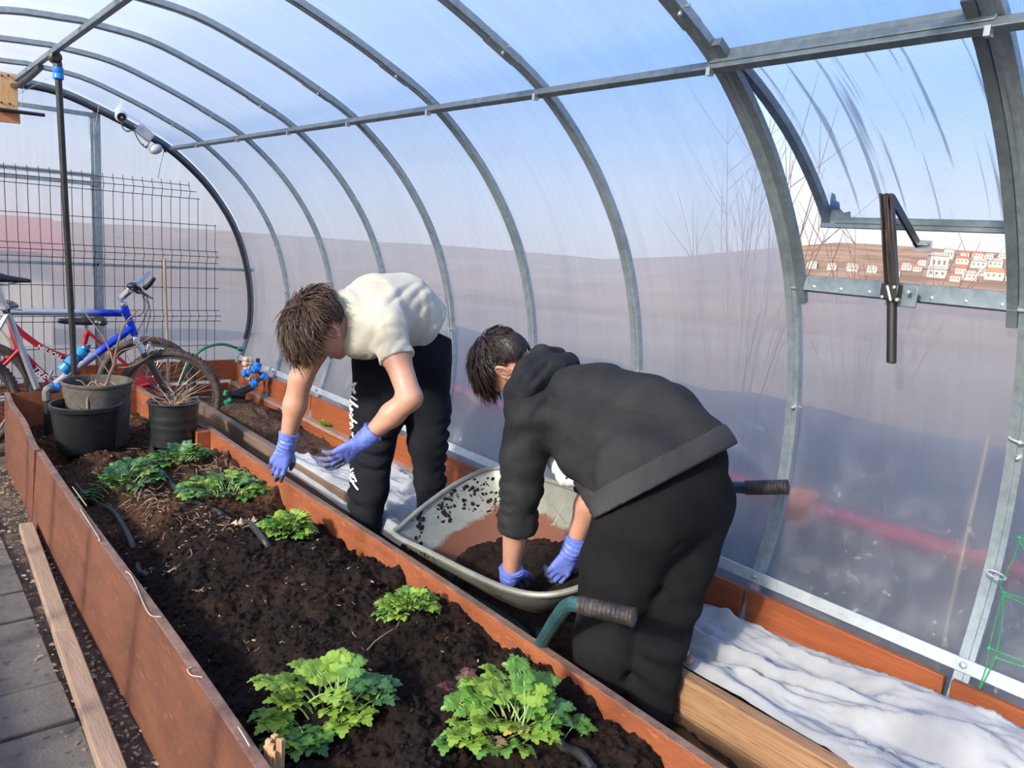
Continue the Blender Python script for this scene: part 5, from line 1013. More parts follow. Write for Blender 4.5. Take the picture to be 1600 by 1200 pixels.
# ------------------------------------------------------------------ celery plants
leaf_g = [M('celery_bright', (0.20, 0.36, 0.045), (0.33, 0.47, 0.085), 40, 0.42, trans=0.30, spec=0.4), M('celery_mid', (0.085, 0.21, 0.04), (0.15, 0.31, 0.06), 40, 0.42, trans=0.25, spec=0.4), M('celery_deep', (0.035, 0.115, 0.04), (0.075, 0.18, 0.06), 40, 0.4, trans=0.18, spec=0.45)]
stem_g = M('celery_stalk', (0.26, 0.40, 0.12), (0.36, 0.50, 0.18), 20, 0.5); leaf_y = M('yellowed_leaf', (0.55, 0.48, 0.08), (0.45, 0.40, 0.10), 30, 0.6, trans=.2); leaf_d = M('dead_leaf', (0.23, 0.13, 0.07), (0.40, 0.27, 0.16), 40, 0.8); leaf_p = M('purple_leaf', (0.05, 0.012, 0.016), (0.10, 0.03, 0.03), 30, 0.6)
def leaflet(mb, base, d, side, up, size, rs):
    """lobed, toothed leaflet: fan of points around the base, folded along the midrib"""
    pts = [(0.05, 0.10), (0.24, 0.10), (0.38, 0.30), (0.30, 0.36), (0.46, 0.52), (0.40, 0.62), (0.30, 0.60), (0.32, 0.80), (0.17, 0.82), (0.12, 0.98), (0.0, 1.04)]
    out = [(x, y) for x, y in pts] + [(-x, y) for x, y in pts[-2::-1]]; n_ = len(out); vs = [base]; mids = [base + d * size * t + up * size * 0.10 * math.sin(t * 3) for t in (0.35, 0.7)]
    vs += mids
    for x, y in out: vs.append(base + d * (size * y) + side * (size * x) + up * (size * (0.16 * abs(x) + 0.10 * math.sin(y * 3) - 0.12 * y * y + rs.uniform(-.025, .025))))
    fs = []
    for i in range(n_ - 1):
        y = (out[i][1] + out[i + 1][1]) / 2; c = 0 if y < 0.25 else 1 if y < 0.62 else 2; fs.append((c, 3 + i, 3 + i + 1))
    for s_ in (0, 1):
        i = 2 if s_ == 0 else n_ - 3
        fs.append((0, 3 + i, 1) if s_ == 0 else (0, 1, 3 + i)); j = 6 if s_ == 0 else n_ - 7; fs.append((1, 3 + j, 2) if s_ == 0 else (1, 2, 3 + j))
    mb.add(vs, fs)
LEAF = {}
def leaf_mesh(kind, mat):
    key = (kind, mat.name)
    if key in LEAF: return LEAF[key]
    rs = random.Random(kind * 13 + 5); mb = MB(); L_ = 1.0; up = V((0, 0, 1))
    spine = [V((0, t * L_, 0.30 * math.sin(t * 2.2))) for t in np.linspace(0, 1, 5)]
    mb.tube(spine, [0.032, 0.026, 0.022, 0.018, 0.012], 4); nst = len(mb.f)
    tip = spine[-1]; d = unit(spine[-1] - spine[-2]); sz = 0.60
    leaflet(mb, tip - d * .05, d, V((1, 0, 0)), unit(np.cross(V((1, 0, 0)), d)), sz, rs)
    for t, s_ in ((0.95, .54), (0.62, .42) if kind != 2 else (0.55, .5)):
        i = min(3, int(t * 4)); b_ = spine[i] + (spine[i + 1] - spine[i]) * (t * 4 - i)
        for sd in (-1, 1):
            dd = unit(V((sd * rs.uniform(.75, 1.0), 0.55, rs.uniform(-.1, .2)))); si = unit(np.cross(dd, up)); leaflet(mb, b_, dd, si, unit(np.cross(si, dd)), s_ * rs.uniform(.9, 1.1), rs)
    me_o = mb.build('leaf', stem_g, None, smooth=False); me = me_o.data; bpy.data.objects.remove(me_o); me.materials.append(mat)
    me.polygons.foreach_set('material_index', [0] * nst + [1] * (len(me.polygons) - nst)); LEAF[key] = me; return me
def put_leaf(parent, p, az, elev, size, kind, mat, roll=0.0):
    o = bpy.data.objects.new('leaf', leaf_mesh(kind, mat)); COL.objects.link(o); o.parent = parent; o.location = Vector(V(p).tolist()) - world_loc(parent)
    o.rotation_euler = (Matrix.Rotation(az, 4, 'Z') @ Matrix.Rotation(elev, 4, 'X') @ Matrix.Rotation(roll, 4, 'Y')).to_euler(); o.scale = (size, size, size); return o
def celery(px, py, w, n, leaf, seed, label, elev=(0.1, 1.0), mats=(0, 1, 2), tall=1.0, depthr=0.8, z0=None):
    rs = random.Random(seed); c = on_z(px, py, 0.27); z = soil_z(c[0], c[1]); c = on_z(px, py, z) ; c[2] = soil_z(c[0], c[1]) - 0.004; r = empty('celery_plant', c, label, 'celery', 'celery plants in the middle bed')
    for k in range(n):
        az = rs.uniform(0, 2 * PI); rad = w * 0.5 * math.sqrt(rs.random()); q = c + V((math.cos(az) * rad * .75, math.sin(az) * rad * .75 * depthr, 0)); q[2] = soil_z(q[0], q[1]) - 0.004 if rad > .05 else c[2]
        q[2] += 0.03 * tall * (1 - rad / (w * .5)) * rs.uniform(0, 1)
        e = elev[0] + (elev[1] - elev[0]) * (1 - rad / (w * .5)) * rs.uniform(.6, 1.1); put_leaf(r, q, az - PI / 2 + rs.uniform(-.7, .7), e, leaf * rs.uniform(.75, 1.2), rs.randint(0, 2), leaf_g[rs.choice(mats)], rs.uniform(-.4, .4))
    return r, c
celery(280, 722, 0.24, 42, 0.070, 1, 'small celery plant in front of the right black pot', mats=(1, 1, 2))
celery(190, 765, 0.28, 40, 0.075, 2, 'low dark celery plant nearest the left side board', mats=(2, 2, 1))
celery(352, 775, 0.30, 52, 0.075, 3, 'wide celery plant beside the lowered blue glove', mats=(1, 1, 0, 2))
celery(448, 838, 0.165, 80, 0.048, 4, 'dense bright celery clump between the hose end and right board', mats=(0, 0, 1), elev=(.1, 1.2), tall=1.6)
celery(636, 962, 0.16, 80, 0.044, 5, 'dense yellow green celery clump against the right board by the wheelbarrow', mats=(0, 0, 1), elev=(.1, 1.2), tall=1.5)
r, c = celery(505, 1115, 0.20, 26, 0.080, 6, 'large leafy celery plant near the splintered stake', mats=(0, 1, 0), elev=(.2, .8), tall=1.0)
for px, py, dz, az, e, s_, k, mi in ((435, 1078, .06, 1.9, .5, .11, 0, 0), (415, 1070, .05, 2.4, .4, .10, 1, 0), (460, 1085, .06, 1.2, .6, .11, 2, 0), (522, 1062, .08, -.3, .8, .105, 0, 0), (532, 1052, .09, -.6, .9, .09, 1, 0), (500, 1075, .08, .4, .6, .12, 2, 0), (512, 1095, .06, -2.6, .3, .11, 0, 0), (555, 1085, .05, -1.2, .35, .11, 1, 2), (575, 1085, .05, -1.5, .3, .11, 0, 2), (600, 1080, .03, -1.2, .25, .09, 2, 2), (585, 1100, .02, -1.9, .2, .1, 1, 2), (470, 1150, .03, 2.9, .3, .11, 0, 2), (455, 1155, .02, 2.2, .3, .11, 1, 2), (480, 1165, .02, -2.9, .2, .11, 2, 2), (440, 1165, .01, 1.7, .3, .10, 0, 2), (495, 1150, .03, -2.2, .2, .1, 1, 1), (480, 1070, .07, .9, .7, .11, 1, 0), (548, 1060, .08, -.8, .6, .10, 2, 1)):
    q = on_z(px, py, soil_z(*on_z(px, py, .27)[:2]) + dz); put_leaf(r, q - V((math.cos(az + PI / 2), math.sin(az + PI / 2), 0)) * s_ * .5 - V((0, 0, .02)), az, e * .8, s_ * .78, k, leaf_g[mi])
r, c = celery(798, 1130, 0.24, 40, 0.072, 7, 'large sprawling celery plant nearest the camera by the right board', mats=(0, 1, 0, 1), elev=(.2, .9), tall=1.2)
for px, py, dz, az, e, s_, k, mi in ((740, 1075, .05, 1.7, .5, .09, 0, 0), (760, 1090, .06, 1.1, .6, .10, 1, 0), (805, 1070, .11, -.1, 1.0, .10, 2, 1), (815, 1085, .09, -.5, .8, .10, 0, 1), (780, 1105, .08, .5, .6, .11, 1, 0), (830, 1105, .07, -1.1, .5, .11, 2, 0), (720, 1150, .03, 2.1, .3, .10, 0, 0), (700, 1160, .02, 2.3, .25, .09, 1, 1), (735, 1160, .03, 2.7, .3, .10, 2, 0), (760, 1140, .05, 1.9, .4, .10, 1, 0), (870, 1120, .04, -1.4, .4, .09, 0, 2), (865, 1135, .03, -1.9, .3, .09, 1, 2), (900, 1135, .03, -1.6, .3, .075, 2, 1), (912, 1145, .02, -1.3, .2, .07, 0, 1), (820, 1150, .02, -2.5, .2, .09, 1, 0), (845, 1150, .02, -2.1, .2, .09, 2, 0), (850, 1090, .06, -1.0, .7, .10, 1, 1), (770, 1065, .06, .8, .7, .085, 1, 0)):
    q = on_z(px, py, soil_z(*on_z(px, py, .27)[:2]) + dz); put_leaf(r, q - V((math.cos(az + PI / 2), math.sin(az + PI / 2), 0)) * s_ * .5 - V((0, 0, .02)), az, e * .8, s_ * .78, k, leaf_g[mi])
for px, py in ((716, 1090), (728, 1098), (706, 1085)): put_leaf(r, on_z(px, py, .30), random.uniform(0, 6), .5, .06, 0, leaf_p)
put_leaf(r, on_z(768, 1150, .30), 2.6, .1, .06, 1, leaf_d); put_leaf(r, on_z(835, 1140, .30), 1.6, .2, .07, 0, leaf_y)
q = on_z(512, 676, 0.20); w_ = empty('seedling', q, 'tiny yellow green weed in the brown soil behind the fleece', 'seedling')
for k in range(7): put_leaf(w_, q, k * .9, .7, .07, k % 3, leaf_g[0])

# ------------------------------------------------------------------ pots at the far end of the bed
pot_m = M('black_plastic_pot', (0.011, 0.012, 0.013), (0.022, 0.023, 0.025), 30, 0.38, bump=0.08); pot_g = M('dusty_grey_bucket', (0.045, 0.04, 0.036), (0.10, 0.085, 0.07), 22, 0.75, bump=0.2, c3=(0.15, 0.11, 0.08))
dead = M('dry_stem', (0.24, 0.15, 0.095), (0.38, 0.26, 0.17), 30, 0.85); potsoil = M('pot_soil', (0.03, 0.02, 0.014), (0.10, 0.065, 0.045), 50, 0.95, bump=0.9, bscale=90)
def pot(c, r0, r1, h, mat, name, label, fill, ribs=0, rimh=0.03):
    r = empty(name, c, label, 'pot'); mb = MB(); pr_ = [(0, 0.0), (r0 - .01, 0), (r0, 0.008)]
    for k in range(14):
        t = (k + 1) / 15; rr_ = r0 + (r1 - r0) * t; pr_.append((rr_ + (0.003 * math.sin(k * 2.2) if ribs and 4 < k < 12 else 0), h * t * .93))
    pr_ += [(r1, h - rimh), (r1 + .008, h - rimh + .004), (r1 + .010, h - .004), (r1 + .006, h), (r1 - .004, h), (r1 - .006, h - .006)]
    pr_ += [(r0 + (r1 - r0) * t - .006, h * t) for t in (0.85, .6, fill * .98)] + [(0, h * fill * .98)]
    mb.lathe(c, pr_, 40); mb.build('pot_wall', mat, r, angle=40); a, b = np.meshgrid(np.linspace(0, 1, 10), np.linspace(0, 2 * PI, 33), indexing='ij'); rr_ = (r0 + (r1 - r0) * fill - .008) * a
    P = np.stack([c[0] + rr_ * np.cos(b), c[1] + rr_ * np.sin(b), c[2] + h * fill + 0 * a], -1); P[..., 2] += 0.012 * fbm(P * 30, 5, 3) * (1 - a ** 4); P[:, -1] = P[:, 0]; grid_mesh('pot_soil', P, potsoil, r); return r
def sticks(parent, c, n, rad, h, seed, name='dead_stem', lean=0.5, thick=0.003):
    rs = random.Random(seed); mb = MB()
    for k in range(n):
        a = rs.uniform(0, 2 * PI); p0 = V(c) + V((math.cos(a), math.sin(a), 0)) * rad * rs.random(); a2 = rs.uniform(0, 2 * PI); d = V((math.cos(a2) * lean, math.sin(a2) * lean, rs.uniform(.1, 1))) * h * rs.uniform(.4, 1)
        mb.tube([p0, p0 + d * .5 + V((rs.uniform(-.01, .01), rs.uniform(-.01, .01), .012)), p0 + d], [thick, thick * .8, thick * .4], 5)
    return mb.build(name, dead, parent)
cp = on_z(135, 704, 0.235); rp_ = pot(cp, 0.135, 0.165, 0.265, pot_m, 'plant_pot', 'large black plastic pot standing in front of the grey bucket', 0.62)
sticks(rp_, cp + V((0, 0, .19)), 5, .06, .12, 3, lean=.8)
mb = MB(); p0 = cp + V((0.01, 0, .18)); mb.tube([p0, p0 + V((0, 0, .1)), p0 + V((.01, 0, .13))], [.006, .005, .003], 6); mb.tube([p0 + V((0, 0, .1)), p0 + V((.03, 0, .16)), p0 + V((.02, 0, .24))], [.003, .002, .001], 5); mb.build('dead_stem', dead, rp_)
cb = V((0.958, 4.69, 0.22)); rb_ = pot(cb, 0.15, 0.172, 0.37, pot_g, 'bucket', 'dusty grey bucket with a bare woody shoot growing in it', 0.86, ribs=1, rimh=0.02)
mb = MB(); q = lambda x, y: at(x, y, 4.32)
for pts, r_ in (([(166, 602), (172, 585), (178, 570), (180, 555), (186, 530), (196, 505), (212, 488), (218, 482)], .009), ([(178, 570), (172, 550), (160, 525), (145, 505), (128, 482)], .006), ([(179, 560), (190, 548), (215, 540), (240, 525), (255, 540)], .0035), ([(181, 552), (186, 528), (187, 500)], .004), ([(184, 575), (205, 572), (228, 560), (245, 548)], .003), ([(172, 585), (155, 560), (143, 548)], .0035), ([(196, 505), (205, 500), (214, 500)], .002)):
    p_ = crom([q(a, b) for a, b in pts], 3); mb.tube(p_, np.linspace(r_, r_ * .35, len(p_)), 6)
mb.build('woody_shoot', M('shoot_bark', (0.13, 0.075, 0.06), (0.22, 0.14, 0.11), 40, 0.8), rb_)
sticks(rb_, cb + V((0, 0, .325)), 9, .12, .06, 8, 'dry_leaf', .9, .005)
c3_ = on_z(272, 695, 0.25); rp3 = pot(c3_, 0.118, 0.130, 0.255, pot_m, 'plant_pot', 'smaller black pot of dead stems beside the right board', 0.88, ribs=1, rimh=.012)
sticks(rp3, c3_ + V((0, 0, .23)), 34, .10, .17, 5, lean=1.1, thick=.0028)

# ------------------------------------------------------------------ hoses, ties, straw on the bed
hose_m = M('black_drip_hose', (0.012, 0.013, 0.014), (0.03, 0.031, 0.033), 20, 0.5, bump=0.1)
def lay(pts, r, sink=0.4): 
    o = []
    for x, y, dz in pts: 
        c = on_z(x, y, 0.26); c = on_z(x, y, soil_z(c[0], c[1]) + dz); o.append(V((c[0], c[1], soil_z(c[0], c[1]) + r * sink + dz)))
    return crom(o, 6)
mb = MB(); mb.tube(lay([(236, 690, 0), (240, 718, 0), (262, 752, 0), (298, 782, 0), (340, 803, 0), (352, 812, -.012), (372, 822, -.014), (388, 830, 0), (412, 848, 0), (428, 860, -.04)], .0125, .7), .0125, 10); tag(mb.build('drip_hose', hose_m), 'black drip hose winding across the bed between the celery plants', 'hose')
mb = MB(); mb.tube(lay([(118, 766, -.01), (145, 780, 0), (175, 804, 0), (195, 832, 0), (206, 862, 0), (212, 880, -.035), (218, 893, -.01), (226, 900, 0), (236, 912, -.03)], .0125, .7), .0125, 10); tag(mb.build('drip_hose', hose_m), 'black drip hose lying in shadow along the left side board', 'hose')
mb = MB(); mb.tube(lay([(845, 1140, -.03), (862, 1152, 0), (882, 1170, 0), (905, 1192, .004), (925, 1215, 0)], .0125, .6), .0125, 10); tag(mb.build('drip_hose', hose_m), 'short end of black drip hose in front of the nearest celery', 'hose')
string_m = M('cream_string', (0.55, 0.47, 0.36), rough=0.9)
for pts, nm in (([(175, 753), (190, 768), (196, 782)], 0), ([(125, 795), (138, 815), (155, 842), (150, 845)], 1), ([(196, 893), (204, 898), (214, 918), (232, 958), (252, 964)], 2), ([(300, 1042), (292, 1046), (294, 1056), (316, 1058)], 3), ([(372, 1136), (382, 1152), (390, 1166)], 4)):
    lab = ['cream string end on the left board level with the low dark celery', 'cream string stretched along the left board beside the shaded drip hose', 'longest cream string along the left board top middle', 'cream string loop on the left board near its front', 'cream string stuck to the left board beside the splintered stake'][nm]
    o = []
    for x, y in pts: c = on_z(x, y, .354); c[0] = min(max(c[0], .585), .625); o.append(c)
    mb = MB(); mb.tube(crom(o, 5), .0016, 5); tag(mb.build('string', string_m), lab, 'string', 'string ends on the left board')
rs = random.Random(12); mb = MB(); straw_m = M('straw', (0.24, 0.155, 0.085), (0.42, 0.30, 0.18), 40, 0.85)
def straw(c, L_, r_=.0018, up=.01):
    a = rs.uniform(0, 2 * PI); d = V((math.cos(a), math.sin(a), 0)) * L_; s_ = V((-d[1], d[0], 0)) * rs.uniform(-.3, .3); pts = []
    for t in (-.5, 0, .5):
        p = V(c) + d * t + s_ * (1 - 4 * t * t); p[2] = soil_z(p[0], p[1]) + .003 + up * rs.random(); pts.append(p)
    mb.tube(crom(pts, 2), r_ * rs.uniform(.6, 1.4), 4)
for cx, cy, sx_, sy_, n_, L_ in ((255, 790, 50, 25, 90, .05), (230, 745, 40, 18, 30, .07), (290, 715, 50, 12, 60, .06), (345, 745, 45, 18, 50, .06), (235, 690, 40, 10, 40, .07), (300, 830, 60, 20, 40, .05), (260, 895, 25, 12, 12, .06), (320, 930, 20, 8, 8, .04), (440, 1110, 22, 14, 26, .05), (330, 735, 40, 15, 30, .07), (400, 735, 30, 20, 14, .09), (500, 1000, 200, 80, 30, .018), (340, 850, 80, 25, 30, .03), (205, 650, 60, 20, 50, .09), (480, 1150, 20, 12, 12, .05)):
    for k in range(n_):
        c = on_z(rs.gauss(cx, sx_ * .6), rs.gauss(cy, sy_ * .6), .25)
        if k % 3 and .62 < c[0] < 1.42 and c[1] < 5.2: straw(c, L_ * rs.uniform(.4, 1.1), .0013 if L_ > .02 else .001)
for k in range(500):                                             # chips of bark and pale crumbs in the old part of the bed
    c = V((rs.uniform(.68, 1.42), rs.uniform(3.0, 5.2) if k < 420 else rs.uniform(1.2, 3), 0)); s_ = rs.uniform(.002, .006); c[2] = soil_z(c[0], c[1]) + .002; mb.box(c, (s_ * 2.4, s_, s_ * .5), Matrix.Rotation(rs.uniform(0, 3), 3, 'Z') @ Matrix.Rotation(rs.uniform(-.7, .7), 3, 'X'))
tag(mb.build('straw_litter', straw_m, smooth=False), 'dry straw and pale chips scattered over the bed soil', 'straw', kind='stuff')
mb = MB(); o = [V((*on_z(x, y, .26)[:2], 0)) for x, y in ((572, 1050), (585, 1040), (603, 1028), (617, 1015), (620, 1002), (626, 990))]
for i, p in enumerate(o): p[2] = soil_z(p[0], p[1]) + .006 + .004 * (i % 2)
mb.tube(crom(o, 4), .0022, 5); tag(mb.build('root_fibre', straw_m), 'single pale root lying on the dark compost above the nearest celery', 'root')
mb = MB(); o = [V((*on_z(x, y, .25)[:2], 0)) for x, y in ((215, 792), (222, 775), (230, 762), (228, 752), (240, 748), (252, 752), (255, 762), (245, 772), (232, 773))]
for i, p in enumerate(o): p[2] = soil_z(p[0], p[1]) + .008 + .01 * math.sin(i)
mb.tube(crom(o, 4), .0028, 5); tag(mb.build('dry_tendril', straw_m), 'pale dry tendril curled in a loop beside the low dark celery', 'tendril')
for i, (px, py, lab) in enumerate(((370, 828, 'crumpled dry leaf lying on the hose by the dense celery clump'), (390, 822, 'second crumpled dry leaf beside the hose, nearer the dense celery'))):
    c = on_z(px, py, .26); c[2] = soil_z(c[0], c[1]) + .015; mb = MB(); 
    for k in range(5): a = k * 1.25; mb.add([c, c + V((math.cos(a) * .03, math.sin(a) * .03, .012 * math.sin(k * 2.1))), c + V((math.cos(a + .8) * .035, math.sin(a + .8) * .03, .02 * math.cos(k * 1.7)))], [(0, 1, 2)])
    tag(mb.build('dry_leaf', M('curled_leaf', (0.42, 0.28, 0.18), (0.6, 0.45, 0.32), 40, .8), smooth=False), lab, 'leaf')
# ------------------------------------------------------------------ welded mesh fence panel at the back
wire_m = M('dark_wire', (0.03, 0.032, 0.036), rough=0.55, metal=0.3); FY = 6.08
fp = empty('mesh_fence_panel', (1.2, FY, 0.1), 'dark welded wire fence panel standing against the back wall', 'fence')
rows = [(1.748, 1.885), (1.705, 1.925), (1.655, 1.955), (1.467, 2.08), (1.274, 2.09), (1.234, 2.093), (1.185, 2.095), (0.995, 2.10), (0.825, 2.105), (0.784, 2.11), (0.743, 2.115), (0.554, 2.125), (0.36, 2.13), (0.30, 2.13)]
def bend(z):
    k = 0
    for zc in (1.70, 1.232, 0.784): k = max(k, 1 - abs(z - zc) / 0.05)
    return FY - 0.03 * max(0, k)
for z, x1 in rows: mb = MB(); mb.tube([(0.2, bend(z) - .005, z), (x1, bend(z) - .005, z)], 0.0027, 5); mb.build('horizontal_wire', wire_m, fp)
zs = sorted(set([0.1, 0.734, 0.784, 0.834, 1.18, 1.232, 1.285, 1.65, 1.70, 1.75, 1.775]))
for k in range(34):
    x = 0.215 + k * 0.064; top = 1.775 if x < 1.89 else 1.665 if x < 1.955 else 1.48 if x < 2.08 else 1.27
    if x > 2.125: continue
    zz = [z for z in zs if z < top] + [top]; mb = MB(); mb.tube([(x, bend(z), z) for z in zz], 0.0024, 5); mb.build('vertical_wire', wire_m, fp)
mb = MB(); mb.tube([on_y(257, 404, 5.98), on_y(262, 560, 5.98), on_y(263, 610, 5.9)], [.010, .010, .011], 8); tag(mb.build('wooden_stake', M('stake_wood', (0.36, 0.22, 0.13), (0.48, 0.32, 0.2), 20, .8, stretch=(1, 1, .2))), 'thin wooden stake upright between the wire fence and bicycle wheels', 'stake')

# ------------------------------------------------------------------ bicycles
rubber = M('muddy_tyre', (0.035, 0.028, 0.024), (0.10, 0.075, 0.06), 40, 0.9, bump=0.5, bscale=120); alloy = M('alloy', (0.55, 0.56, 0.58), rough=0.3, metal=0.85); black_p = M('black_part', (0.012, 0.012, 0.013), rough=0.4); spoke_m = M('spoke', (0.45, 0.42, 0.38), rough=0.4, metal=0.7); red_p = M('red_frame_paint', (0.42, 0.012, 0.025), rough=0.25); white_t = M('white_transfer', (0.8, 0.8, 0.8), rough=0.5); chrome = M('chrome_rim', (0.6, 0.6, 0.6), rough=0.22, metal=0.9)
two_tone = bpy.data.materials.new('silver_to_blue_paint'); two_tone.use_nodes = True; n = two_tone.node_tree; b = n.nodes['Principled BSDF']; b.inputs['Roughness'].default_value = .25; b.inputs['Metallic'].default_value = .45
t_ = n.nodes.new('ShaderNodeTexCoord'); s_ = n.nodes.new('ShaderNodeSeparateXYZ'); mr = n.nodes.new('ShaderNodeMapRange'); rp_ = n.nodes.new('ShaderNodeValToRGB')
def wheel(name, root, c, axis, r=0.335, tw=0.026, nsp=32, z_=0, knob=True):
    ax = unit(axis); u = unit(np.cross(ax, (0, 0, 1))); w = np.cross(ax, u); ring = lambda R_, o=0: [V(c) + (u * math.cos(a) + w * math.sin(a)) * R_ + ax * o for a in np.linspace(0, 2 * PI, 57)]
    mb = MB(); mb.tube(ring(r - tw), tw, 8, caps=False)
    if knob:
        for k in range(72):
            a = 2 * PI * k / 72
            for o in (-.014, 0.002, .016): d = u * math.cos(a + o * 2) + w * math.sin(a + o * 2); mb.box(V(c) + d * (r - tw + math.sqrt(max(tw * tw - o * o, 0)) + .001) + ax * o, (.010, .012, .008), np.stack([ax, np.cross(d, ax), d], 1))
    o = mb.build('tyre', rubber, root, angle=50)
    mb = MB(); mb.sweep(ring(r - 2 * tw + .002), [(-.012, -.011), (.006, -.012), (.006, .012), (-.012, .011), (-.016, 0)], [(u * math.cos(a) + w * math.sin(a), ax) for a in np.linspace(0, 2 * PI, 57)], caps=False); rim = mb.build('wheel_rim', chrome, root)
    mb = MB(); mb.lathe(V(c) - ax * .045, [(0, 0), (.008, 0), (.008, .01), (.022, .012), (.022, .016), (.012, .02), (.012, .07), (.022, .074), (.022, .078), (.008, .08), (.008, .09), (0, .09)], 14, axis=ax); mb.build('hub', alloy, root)
    mb = MB()
    for k in range(nsp):
        a = 2 * PI * k / nsp; sd = 1 if k % 2 else -1; off = .5 if (k // 2) % 2 else -.5; mb.tube([V(c) + (u * math.cos(a + off) + w * math.sin(a + off)) * .02 + ax * .028 * sd, V(c) + (u * math.cos(a) + w * math.sin(a)) * (r - 2 * tw - .006)], .0011, 4)
    tag(mb.build('spokes', spoke_m, root), kind='stuff'); return o
def tubes(name, root, lst, mat):
    out = []
    for a, b_, r_ in lst: mb = MB(); mb.tube([a, b_], r_, 12); out.append(mb.build(name, mat, root))
    return out
def decal(txt, root, p, ex, ey, size, mat, name='lettering', shear=0.0):
    cu = bpy.data.curves.new(name, 'FONT'); cu.body = txt; cu.size = size; cu.extrude = .0008; cu.shear = shear; cu.offset = size * .02; to = bpy.data.objects.new('tmp', cu); COL.objects.link(to); bpy.context.view_layer.update()
    me = bpy.data.meshes.new_from_object(to); bpy.data.objects.remove(to); ex = unit(ex); ey = V(ey); ey = unit(ey - ex * ey.dot(ex)); ez = np.cross(ex, ey)
    for v in me.vertices: v.co = Vector((V(p) + ex * v.co.x + ey * v.co.y + ez * v.co.z).tolist())
    me.materials.clear(); return link(name, me, mat, root)
BY = 5.50; J = lambda x, y, Y=BY: on_y(x, y, Y)
k1 = empty('bicycle', (0.9, BY, 0), 'silver and blue bicycle standing behind the end of the bed', 'bicycle', 'bicycles by the back wall')
n.links.new(t_.outputs['Object'], s_.inputs[0]); n.links.new(s_.outputs['X'], mr.inputs[0]); xa, xb = J(118, 489)[0], J(160, 489)[0]
mr.inputs['From Min'].default_value = xa; mr.inputs['From Max'].default_value = xb; n.links.new(mr.outputs[0], rp_.inputs[0]); rp_.color_ramp.elements[0].color = (.42, .45, .50, 1); rp_.color_ramp.elements[1].color = (.008, .045, .55, 1); n.links.new(rp_.outputs[0], b.inputs['Base Color'])
HT, HB, SC, BB = J(194, 478), J(211, 524), J(11, 486), J(62, 618); hubf = J(266, 621, 5.46); hubr = V((hubf[0] - 1.20, BY, .335))
mb = MB(); mb.tube([J(13, 487), J(190, 489)], .0215, 14); mb.build('top_tube', two_tone, k1); mb = MB(); mb.tube([J(206, 512), BB], .024, 14); mb.build('down_tube', two_tone, k1); mb = MB(); mb.tube([HT, HB], .023, 14); mb.build('head_tube', two_tone, k1)
mb = MB(); mb.tube([SC + (SC - BB) * .06, BB], .019, 14); mb.build('seat_tube', two_tone, k1)
tubes('seat_stay', k1, [(SC + V((0, o, -.02)), hubr + V((0, o * 2.4, 0)), .009) for o in (-.025, .025)], two_tone); tubes('chain_stay', k1, [(BB + V((0, o, 0)), hubr + V((0, o * 2.2, 0)), .010) for o in (-.03, .03)], two_tone)
mb = MB(); sd_ = unit(SC - BB); mb.tube([SC, SC + sd_ * .16], .0135, 12); mb.build('seat_post', alloy, k1)
mb = MB(); mb.lathe(SC - sd_ * .01, [(.019, 0), (.024, .002), (.024, .022), (.019, .024)], 14, axis=sd_); mb.build('seat_clamp', black_p, k1)
def saddle(root, c, ex):
    fd = Field(V(c) - .2, V(c) + .2, .008); ex = unit(ex); sy = np.cross((0, 0, 1), ex); fd.chain([V(c) - ex * .10, V(c), V(c) + ex * .15], [.035, .03, .017], .02); fd.cone(V(c) - ex * .09 - sy * .05, V(c) - ex * .09 + sy * .05, .028, .028, .03); fd.cut(V(c) - V((0, 0, .02)), (0, 0, -1)); fd.mesh('saddle', black_p, root)
sp0 = SC + sd_ * .19; saddle(k1, sp0 + V((.02, 0, .01)), (1, 0, -.08))
mb = MB(); 
for o in (-.02, .02): mb.tube([sp0 + V((-.08, o, -.01)), sp0 + V((-.03, o, -.03)), sp0 + V((.06, o, -.025)), sp0 + V((.13, o * .5, -.005))], .0035, 6)
mb.build('saddle_rail', alloy, k1)
sth = V((hubf[0], hubf[1], 0)) - V((HB[0], HB[1], 0)); wax = unit(V((0.27, 0.96, 0.02)))     # front wheel turned towards the camera
wheel('w', k1, hubf, wax); wheel('w', k1, hubr, (0, 1, 0))
fd_ = np.cross(wax, (0, 0, 1)); cw = HB + unit(HB - HT) * .03
mb = MB(); mb.bar(cw - wax * .06, cw + wax * .06, .04, .05); mb.build('fork_crown', alloy, k1, bevel=.008)
for o in (-.055, .055): 
    mb = MB(); m_ = cw * .55 + hubf * .45 + wax * o; mb.tube([cw + wax * o, m_], .015, 10); mb.build('fork_stanchion', alloy, k1); mb = MB(); mb.tube([cw * .8 + hubf * .2 + wax * o, m_, hubf + wax * o], [.020, .021, .016], 12); mb.build('fork_leg', black_p, k1)
    mb = MB(); pv = cw * .72 + hubf * .28 + wax * o; mb.bar(pv, pv + V((0, 0, .09)) + fd_ * .02, .012, .022); mb.bar(pv - V((0, 0, .01)), pv - V((0, 0, .01)) - wax * o * .5, .014, .03); mb.build('brake_arm', alloy, k1, bevel=.003)
ST = HT + unit(HT - HB) * .035
mb = MB(); mb.lathe(HT, [(.024, 0), (.026, .01), (.026, .018), (.018, .02), (.018, .07), (.010, .072), (0, .072)], 14, axis=unit(HT - HB)); mb.build('headset', alloy, k1)
SE = J(205, 452, 5.42); mb = MB(); mb.bar(ST + unit(HT - HB) * .02, SE, .036, .034); mb.lathe(SE - wax * .03, [(0, 0), (.024, 0), (.024, .06), (0, .06)], 12, axis=wax); mb.build('stem', alloy, k1, bevel=.006)
